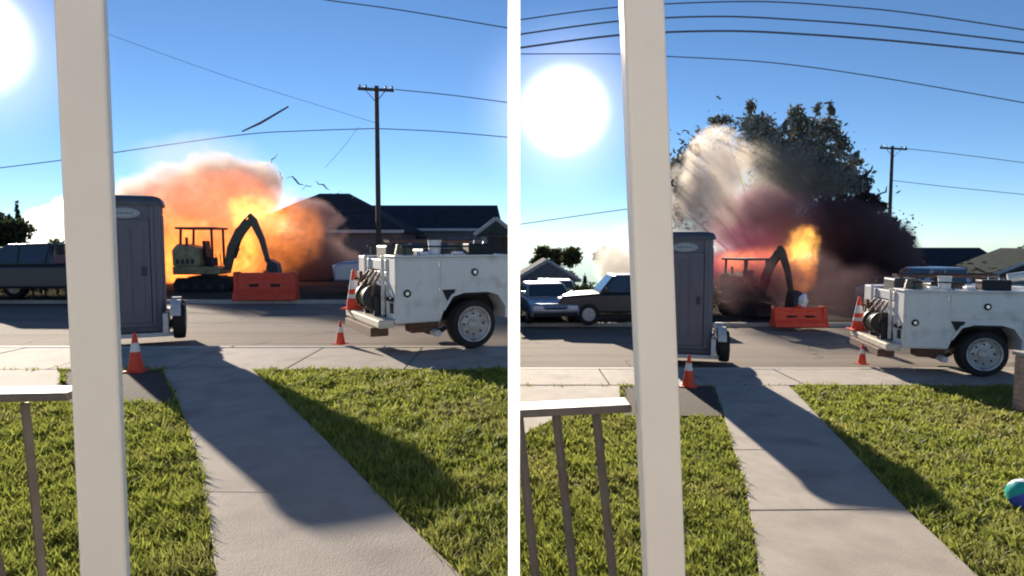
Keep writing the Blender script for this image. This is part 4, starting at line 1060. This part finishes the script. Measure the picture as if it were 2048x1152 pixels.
def cable(lot, pts, Y, r, label, Y2=None):
    LOT[0] = lot
    n = len(pts); P = [at(u, v, Y + ((Y2 - Y) * (u - pts[0][0]) / (pts[-1][0] - pts[0][0]) if Y2 else 0)) for (u, v) in pts]
    # smooth curve through the points
    Q = []
    for i in range(n - 1):
        p0, p1, p2, p3 = P[max(i - 1, 0)], P[i], P[i + 1], P[min(i + 2, n - 1)]
        for k in range(8):
            s = k / 8; Q.append(.5 * ((2 * p1) + (p2 - p0) * s + (2 * p0 - 5 * p1 + 4 * p2 - p3) * s * s + (3 * p1 - p0 - 3 * p2 + p3) * s ** 3))
    Q.append(P[-1])
    mb = MB(); mb.tube(Q, r * .72, 6)
    return tag(mb.build('overhead_cable', wire_m), label, 'cable', 'overhead cables')
cable(LOT_A, [(600, -10), (660, 1), (800, 20), (1022, 57)], 18, .022, 'thick cable crossing high over the fireball utility pole')
cable(LOT_A, [(-60, 343), (110, 322), (230, 305), (480, 270), (600, 262), (752, 257)], 33.8, .034, 'cable running from the wooden pole towards the white sun over the fireball')
cable(LOT_A, [(754, 257), (880, 263), (1022, 275)], 33.8, .034, 'lower cable from the fireball pole over the dark house')
cable(LOT_A, [(790, 179), (900, 190), (1022, 206)], 33.8, .034, 'upper cable from the crossarm of the fireball pole')
cable(LOT_A, [(180, 55), (235, 75), (460, 155), (720, 236), (752, 246)], 33.8, .016, 'faint slanting cable above the fireball')
cable(LOT_A, [(650, 336), (690, 290), (716, 254)], 33.8, .013, 'faint drooping cable beside the fireball pole')
cable(LOT_B, [(1030, 97), (1240, 70), (1440, 62), (1600, 68), (1800, 83), (2090, 112)], 16, .034, 'lowest thick cable of the bundle above the debris plume')
cable(LOT_B, [(1030, 70), (1240, 42), (1430, 33), (1600, 40), (1800, 56), (2090, 90)], 16, .028, 'middle thick cable of the bundle above the debris plume')
cable(LOT_B, [(1030, 41), (1240, 14), (1500, 3), (1700, 14), (1850, 30), (2090, 66)], 16, .022, 'topmost thin cable of the bundle above the debris plume')
cable(LOT_B, [(1030, 108), (1240, 108), (1340, 113), (1540, 125), (1760, 155), (2090, 213)], 20, .022, 'single cable slanting below the bundle over the debris plume')
cable(LOT_B, [(1030, 450), (1240, 420), (1330, 410)], 40, .04, 'short cable over the grey house towards the cream post')
cable(LOT_B, [(1810, 297), (1920, 309), (2090, 331)], 50.8, .035, 'upper cable from the crossarm of the plume pole')
cable(LOT_B, [(1786, 361), (1900, 374), (2090, 393)], 50.8, .035, 'lower cable from the plume pole')

# ------------------------------------------------------------------ yard oddments by the plume truck
LOT[0] = LOT_B; ZG[0] = ZB
p = gnd(2072, 834)
t = empty('brick_pillar', p, 0, 'tan brick pillar stump at the edge of the plume lawn', 'pillar')
brick_m = mat('tan_brick', (0.60, 0.36, 0.26), .85, var=.25, scale=7, bump=.3)
mb = MB(); mb.box(.006, .394, .006, .394, -.02, .74); mb.build('core', kerb_m, t)
b0 = None
for k in range(10):
    for side in range(4):
        for j in range(2):
            x0, x1 = (j * .2 + .004, j * .2 + .196)
            mb = MB()
            if side == 0: mb.box(x0, x1, -.005, .0055, k * .073 + .004, k * .073 + .068)
            elif side == 1: mb.box(x0, x1, .3945, .405, k * .073 + .004, k * .073 + .068)
            elif side == 2: mb.box(-.005, .0055, x0, x1, k * .073 + .004, k * .073 + .068)
            else: mb.box(.3945, .405, x0, x1, k * .073 + .004, k * .073 + .068)
            mb.build('brick', brick_m, t)
mb = MB(); mb.box(-.03, .43, -.03, .43, .742, .80); mb.build('cap', kerb_m, t, bevel=.01)
# striped ball
p = gnd(2046, 1016)
bt = empty('beach_ball', p + Vector((0, 0, .12)), .4, 'blue and green striped ball lying on the plume lawn', 'ball')
cols = [mat('ball_blue', (.05, .10, .62), .3), mat('ball_white', (.75, .78, .85), .3), mat('ball_green', (.03, .45, .38), .3)]
for k in range(6):
    mb = MB(); vv = []; ff = []
    for i in range(9):
        th = math.pi * i / 8
        for j in range(4):
            ph = 2 * math.pi * (k + j / 3) / 6; vv.append((.13 * math.sin(th) * math.cos(ph), .13 * math.sin(th) * math.sin(ph), .13 * math.cos(th)))
    for i in range(8):
        for j in range(3): a = i * 4 + j; ff.append((a, a + 4, a + 5, a + 1))
    mb.add(vv, ff); o = mb.build('gore', cols[k % 3], bt, smooth=True); o.rotation_euler = (R(50), 0, 0)

# ------------------------------------------------------------------ blasts: volumes
def volume_cloud(name, Y, blobs, fires, label, cat, density, seed, warp=.55, nscale=.55, depth=1.0, glow=1.0, g=0.25, parent=None, edge=.45):
    """blobs (u, v, ru, rv, weight, colour[, dy]) and fires (u, v, ru, rv, strength, colour[, dy]), seen sizes turned into metres at distance Y"""
    k = Y / F
    def ell(b):
        c = at(b[0], b[1], Y + (b[6] if len(b) > 6 else 0))
        return c, Vector((b[2] * k, (b[2] + b[3]) * .5 * k * depth, b[3] * k))
    mesh = MB()
    bm = bmesh.new()
    for b in blobs:
        c, r = ell(b)
        mtx = Matrix.Translation(c) @ Matrix.Diagonal((r.x * 1.18 + warp * .3, r.y * 1.18 + warp * .3, r.z * 1.18 + warp * .3, 1))
        bmesh.ops.create_icosphere(bm, subdivisions=3, radius=1, matrix=mtx)
    zmin = ZG[0] + .02
    for b in fires:
        c, r = ell(b)
        bmesh.ops.create_icosphere(bm, subdivisions=3, radius=1, matrix=Matrix.Translation(c) @ Matrix.Diagonal((r.x * 1.05, r.y * 1.05, r.z * 1.05, 1)))
    for v in bm.verts: v.co.z = max(v.co.z, zmin - .0)
    me = bpy.data.meshes.new(name); bm.to_mesh(me); bm.free()
    o = bpy.data.objects.new(name, me); link(o)
    rm = o.modifiers.new('union', 'REMESH'); rm.mode = 'VOXEL'; rm.voxel_size = .28
    m = bpy.data.materials.new(name + '_vapour'); m.use_nodes = True; t = m.node_tree; t.nodes.clear(); me.materials.append(m)
    N, Lk = t.nodes.new, t.links.new
    out = N('ShaderNodeOutputMaterial'); tc = N('ShaderNodeTexCoord')
    def math_(op, a, b=None, c=None, clamp=False):
        n = N('ShaderNodeMath'); n.operation = op; n.use_clamp = clamp
        for i, x in enumerate((a, b, c)):
            if x is None: continue
            if isinstance(x, (int, float)): n.inputs[i].default_value = x
            else: Lk(x, n.inputs[i])
        return n.outputs[0]
    nz = N('ShaderNodeTexNoise'); nz.inputs['Scale'].default_value = nscale; nz.inputs['Detail'].default_value = 5; nz.inputs['Roughness'].default_value = .66
    off = N('ShaderNodeVectorMath'); off.operation = 'ADD'; off.inputs[1].default_value = (seed * 7.1, seed * 3.3, 0); Lk(tc.outputs['Object'], off.inputs[0]); Lk(off.outputs[0], nz.inputs['Vector'])
    cen = N('ShaderNodeVectorMath'); cen.operation = 'SUBTRACT'; cen.inputs[1].default_value = (.5, .5, .5); Lk(nz.outputs['Color'], cen.inputs[0])
    scl = N('ShaderNodeVectorMath'); scl.operation = 'SCALE'; scl.inputs['Scale'].default_value = warp * 4; Lk(cen.outputs[0], scl.inputs[0])
    pw = N('ShaderNodeVectorMath'); pw.operation = 'ADD'; Lk(tc.outputs['Object'], pw.inputs[0]); Lk(scl.outputs[0], pw.inputs[1])
    def fall(c, r):
        s = N('ShaderNodeVectorMath'); s.operation = 'SUBTRACT'; Lk(pw.outputs[0], s.inputs[0]); s.inputs[1].default_value = c
        d = N('ShaderNodeVectorMath'); d.operation = 'DIVIDE'; Lk(s.outputs[0], d.inputs[0]); d.inputs[1].default_value = r
        l = N('ShaderNodeVectorMath'); l.operation = 'LENGTH'; Lk(d.outputs[0], l.inputs[0])
        mr = N('ShaderNodeMapRange'); mr.interpolation_type = 'SMOOTHSTEP'; mr.inputs['From Min'].default_value = 1.0; mr.inputs['From Max'].default_value = 1.0 - edge
        Lk(l.outputs['Value'], mr.inputs['Value']); return mr.outputs[0]
    tot = None; col = None
    for b in blobs:
        f = math_('MULTIPLY', fall(*ell(b)), b[4])
        if tot is None:
            tot = f; c0 = N('ShaderNodeRGB'); c0.outputs[0].default_value = (*b[5], 1); col = c0.outputs[0]
        else:
            tn = math_('MAXIMUM', tot, f)
            # colour goes to whichever is denser, softly
            fr = math_('DIVIDE', f, math_('ADD', math_('ADD', tot, f), 1e-4))
            mx = N('ShaderNodeMix'); mx.data_type = 'RGBA'; Lk(fr, mx.inputs['Factor']); Lk(col, mx.inputs['A']); mx.inputs['B'].default_value = (*b[5], 1)
            col = mx.outputs['Result']; tot = tn
    n2 = N('ShaderNodeTexNoise'); n2.inputs['Scale'].default_value = nscale * 2.6; n2.inputs['Detail'].default_value = 5; Lk(off.outputs[0], n2.inputs['Vector'])
    mr = N('ShaderNodeMapRange'); mr.inputs['From Min'].default_value = .36; mr.inputs['From Max'].default_value = .62; mr.inputs['To Min'].default_value = .5; mr.inputs['To Max'].default_value = 1.25; Lk(n2.outputs['Fac'], mr.inputs['Value'])
    dens = math_('MULTIPLY', math_('MULTIPLY', tot, mr.outputs[0]), density)
    sc = N('ShaderNodeVolumeScatter'); sc.inputs['Anisotropy'].default_value = g; Lk(col, sc.inputs['Color']); Lk(dens, sc.inputs['Density'])
    ab = N('ShaderNodeVolumeAbsorption'); Lk(col, ab.inputs['Color']); Lk(dens, ab.inputs['Density'])
    ad = N('ShaderNodeAddShader'); Lk(sc.outputs[0], ad.inputs[0]); Lk(ab.outputs[0], ad.inputs[1]); last = ad.outputs[0]
    fl = N('ShaderNodeTexNoise'); fl.inputs['Scale'].default_value = nscale * 3.6; fl.inputs['Detail'].default_value = 6; fl.inputs['Distortion'].default_value = 1.4; Lk(off.outputs[0], fl.inputs['Vector'])
    fm = N('ShaderNodeMapRange'); fm.inputs['From Min'].default_value = .36; fm.inputs['From Max'].default_value = .66; fm.inputs['To Min'].default_value = .10; fm.inputs['To Max'].default_value = 1.7; Lk(fl.outputs['Fac'], fm.inputs['Value'])
    for b in fires:
        f = math_('MULTIPLY', math_('MULTIPLY', fall(*ell(b)), fm.outputs[0]), b[4] * glow)
        em = N('ShaderNodeEmission'); em.inputs['Color'].default_value = (*b[5], 1); Lk(f, em.inputs['Strength'])
        a2 = N('ShaderNodeAddShader'); Lk(last, a2.inputs[0]); Lk(em.outputs[0], a2.inputs[1]); last = a2.outputs[0]
    Lk(last, out.inputs['Volume'])
    if parent: o.parent = parent
    else: tag(o, label, cat)
    return o

TAN = (.88, .74, .62); PALE = (.93, .83, .72); MAUVE = (.52, .36, .40); UMBER = (.14, .095, .105); BROWN = (.34, .235, .235); DARK = (.30, .21, .21); GREY = (.58, .55, .49); DGREY = (.45, .43, .42); SALMON = (.90, .62, .48)
ORANGE = (1.0, .27, .04); YELL = (1.0, .44, .07); PINK = (1.0, .20, .12); RED = (1.0, .12, .12); PURPLE = (1.0, .10, .35)
LOT[0] = LOT_A; ZG[0] = 0
volume_cloud('fireball', 29,
    [(440, 390, 122, 84, 1.0, TAN), (325, 432, 115, 90, 1.0, TAN), (515, 378, 60, 66, 1.0, TAN), (425, 490, 170, 105, 1.0, SALMON), (285, 490, 90, 100, 1.0, SALMON), (360, 375, 95, 60, .55, TAN),
     (625, 440, 66, 46, 1.2, BROWN), (610, 520, 105, 75, 1.2, BROWN), (680, 545, 60, 50, .6, BROWN), (400, 325, 150, 66, .035, PALE)],
    [(515, 428, 56, 50, .34, YELL, -2.4), (482, 508, 46, 42, .42, YELL, -2.6), (400, 480, 130, 50, .15, ORANGE, -2.3), (335, 548, 62, 54, .38, ORANGE, -2.6), (430, 545, 140, 48, .14, ORANGE, -2.4),
     (310, 480, 80, 80, .19, ORANGE, -2.4), (430, 410, 160, 76, .085, PINK, -2.6), (560, 460, 90, 90, .13, ORANGE, -2.6), (450, 430, 150, 95, .05, ORANGE, -2.8)],
    'billowing orange fireball with tan smoke behind the excavator', 'fireball', 1.7, 1, edge=.32)
LOT[0] = LOT_B; ZG[0] = ZB - 1.5
volume_cloud('debris_plume', 42,
    [(1420, 375, 62, 115, .60, PALE, -3.0), (1442, 305, 64, 56, .40, PALE, -2.5), (1366, 420, 46, 120, .4, DGREY), (1540, 350, 120, 80, .25, GREY), (1650, 375, 80, 60, .22, GREY),
     (1535, 455, 125, 90, .9, MAUVE, -2.0), (1700, 465, 80, 70, 1.4, DARK, -2.5), (1755, 515, 80, 75, 1.4, DARK, -2.5), (1650, 445, 46, 60, 1.0, DARK, -2.5), (1690, 575, 150, 66, 1.2, UMBER, -3), (1480, 560, 150, 66, 1.1, MAUVE, -3)],
    [(1604, 498, 27, 46, .62, YELL, -5.2), (1598, 540, 28, 50, .34, ORANGE, -5.0), (1560, 520, 60, 34, .09, ORANGE, -5.0), (1490, 528, 80, 34, .15, PINK, -5.0), (1475, 520, 40, 26, .22, ORANGE, -5.2), (1460, 500, 110, 60, .013, PURPLE, -4.8)],
    'dark towering blast plume of dust and flame behind the barrier', 'blast plume', 1.3, 4, warp=.42, nscale=.42, edge=.33, g=.4)
ZG[0] = ZB
volume_cloud('dust_cloud', 19.0, [(1530, 575, 130, 70, .8, UMBER), (1690, 585, 110, 66, .9, UMBER), (1610, 550, 100, 66, .6, UMBER)], [(1510, 560, 80, 36, .03, RED)], 'thin mauve dust drifting over the excavator behind the barrier', 'dust', 1.1, 6, warp=.25, nscale=.9, edge=.6)
# white steam further down the street
LOT[0] = LOT_A; ZG[0] = 0
volume_cloud('steam_cloud', 36, [(98, 455, 50, 50, 1.3, (.95, .93, .88)), (150, 440, 60, 55, 1.3, (.95, .93, .88)), (74, 485, 30, 26, 1.0, (.95, .93, .88))], [], 'white steam cloud above the black pickup beside the thick post', 'steam', .9, 2, warp=.3, nscale=.8, g=.5)
LOT[0] = LOT_B; ZG[0] = ZB
volume_cloud('steam_cloud', 31, [(1240, 528, 62, 62, 1.3, (.95, .91, .84)), (1255, 470, 55, 34, .15, (.97, .95, .90))], [], 'cream steam cloud above the black pickup beside the olive tree', 'steam', .9, 3, warp=.3, nscale=.8, g=.3)

# ------------------------------------------------------------------ fragments thrown up by the blast
def shard(seed, L, w):
    r_ = random.Random(seed); mb = MB(); n = 5; vv = []
    for i in range(n):
        f = i / (n - 1); ww = w * (math.sin(math.pi * (.12 + .8 * f)) ** .7) * r_.uniform(.7, 1.25); b = r_.uniform(-.18, .18) * L
        x = (f - .5) * L
        for (sy, sz) in ((-1, -.3), (1, -.3), (.8, .3), (-.8, .3)): vv.append((x, sy * ww / 2 + b * .3, sz * ww / 2 + b))
    ff = [(0, 1, 2, 3), (4 * n - 1, 4 * n - 2, 4 * n - 3, 4 * n - 4)]
    for i in range(n - 1):
        for j in range(4): ff.append((4 * i + j, 4 * i + 4 + j, 4 * i + 4 + (j + 1) % 4, 4 * i + (j + 1) % 4))
    mb.add(vv, ff); return mb
LOT[0] = LOT_B
protos = []
clusters = [(1440, 236, 22, 10, 9), (1436, 194, 5, 3, 1), (1503, 213, 14, 12, 7), (1520, 240, 24, 14, 9), (1592, 232, 20, 24, 13), (1608, 250, 26, 22, 16), (1637, 213, 8, 12, 6), (1661, 220, 6, 12, 6), (1650, 250, 28, 22, 15),
            (1682, 290, 14, 26, 9), (1710, 318, 12, 14, 6), (1400, 290, 26, 14, 10), (1372, 310, 22, 16, 12), (1348, 345, 18, 30, 14), (1352, 395, 20, 40, 14), (1560, 285, 60, 26, 22), (1625, 310, 50, 34, 22), (1690, 350, 30, 26, 14),
            (1722, 372, 14, 18, 16), (1735, 350, 6, 16, 4), (1755, 415, 12, 9, 7), (1765, 390, 8, 24, 4), (1480, 255, 34, 14, 10)]
kk = 0
for (u, v, su, sv, n) in clusters:
    for _ in range(max(1, n // 2)):
        L = rnd.choice((.25, .35, .45, .6, .8, 1.1)) * rnd.uniform(.8, 1.15) if n > 1 else .45
        if kk < 10:
            o = shard(100 + kk, 1.0, rnd.uniform(.24, .46)).build('debris_fragment', splinter if kk % 3 else plaster); protos.append(o)
        else:
            o = protos[kk % 10].copy(); link(o)
        q = at(u + rnd.gauss(0, .55) * su, v + rnd.gauss(0, .55) * sv, 42 + rnd.uniform(-2.5, 1.0)); o.location = q
        o.rotation_euler = (rnd.uniform(0, 6.3), rnd.uniform(-1.5, 1.5), rnd.uniform(0, 6.3)); o.scale = (L, L * rnd.uniform(.5, 1.3), L * rnd.uniform(.5, 1.3))
        if (u, v) == (1436, 194): lb, gr = 'single dark splinter highest in the sky over the pale smoke column', 'highest splinter'
        elif u < 1410: lb, gr = 'dark splinter at the plume edge beside the slimmer cream post', 'splinters along the post side of the plume'
        elif u < 1530: lb, gr = 'dark splinter above the pale smoke column of the plume', 'splinters above the pale smoke column'
        elif u < 1670: lb, gr = 'dark splinter at the top of the plume under the cables', 'splinters at the top of the plume'
        else: lb, gr = 'dark splinter over the dark shoulder of the plume near the utility pole', 'splinters over the dark shoulder of the plume'
        tag(o, lb, 'debris', gr)
        kk += 1
# countless small scraps in the body of the plume: one mass
g = np.random.default_rng(5); V = []; Fc = []
for (u, v, su, sv, n) in [(1560, 300, 90, 45, 700), (1640, 320, 60, 60, 400), (1500, 260, 60, 30, 250), (1370, 380, 34, 80, 600), (1690, 370, 50, 40, 350), (1725, 380, 16, 30, 160), (1420, 270, 40, 25, 160), (1790, 480, 40, 60, 300)]:
    for _ in range(n):
        p = np.array(at(u + g.standard_normal() * su * .55, v + g.standard_normal() * sv * .55, 42 + g.uniform(-1.2, 3.0)))
        a = g.standard_normal(3); a /= np.linalg.norm(a); b = np.cross(a, g.standard_normal(3)); b /= np.linalg.norm(b); c = np.cross(a, b); s = g.uniform(.06, .26)
        k = len(V); V += [p - a * s, p + b * s * .4, p + a * s, p - b * s * .4, p + c * s * .25, p - c * s * .25]
        Fc += [(k, k + 1, k + 4), (k + 1, k + 2, k + 4), (k + 2, k + 3, k + 4), (k + 3, k, k + 4), (k + 1, k, k + 5), (k + 2, k + 1, k + 5), (k + 3, k + 2, k + 5), (k, k + 3, k + 5)]
me = bpy.data.meshes.new('debris'); me.from_pydata([tuple(p) for p in V], [], Fc); me.materials.append(plaster)
o = bpy.data.objects.new('debris', me); link(o); tag(o, 'mass of small grey scraps inside the blast plume', 'debris', None, 'stuff')
# fireball lot: a few
LOT[0] = LOT_A
mb = MB(); a, b = at(484, 263, 28), at(577, 213, 28); mb.tube([a, a.lerp(b, .4) + Vector((0, 0, -.06)), b], [.03, .05, .035], 6)
tag(mb.build('flying_beam', splinter), 'thin broken beam flying above the fireball', 'debris')
for i, (u, v, L, rz) in enumerate([(545, 320, .75, -1.0), (590, 362, .8, .5), (612, 372, .5, -.4), (645, 372, .7, .5), (670, 384, .5, -.3), (700, 392, .45, .2), (560, 352, .5, 1.2)]):
    o = shard(40 + i, 1.0, .18).build('debris_fragment', splinter); o.location = at(u, v, 29.5); o.scale = (L,) * 3; o.rotation_euler = (0.3, rz, .2)
    tag(o, 'small dark splinter thrown above the dark roof by the fireball', 'debris', 'splinters thrown up by the fireball')
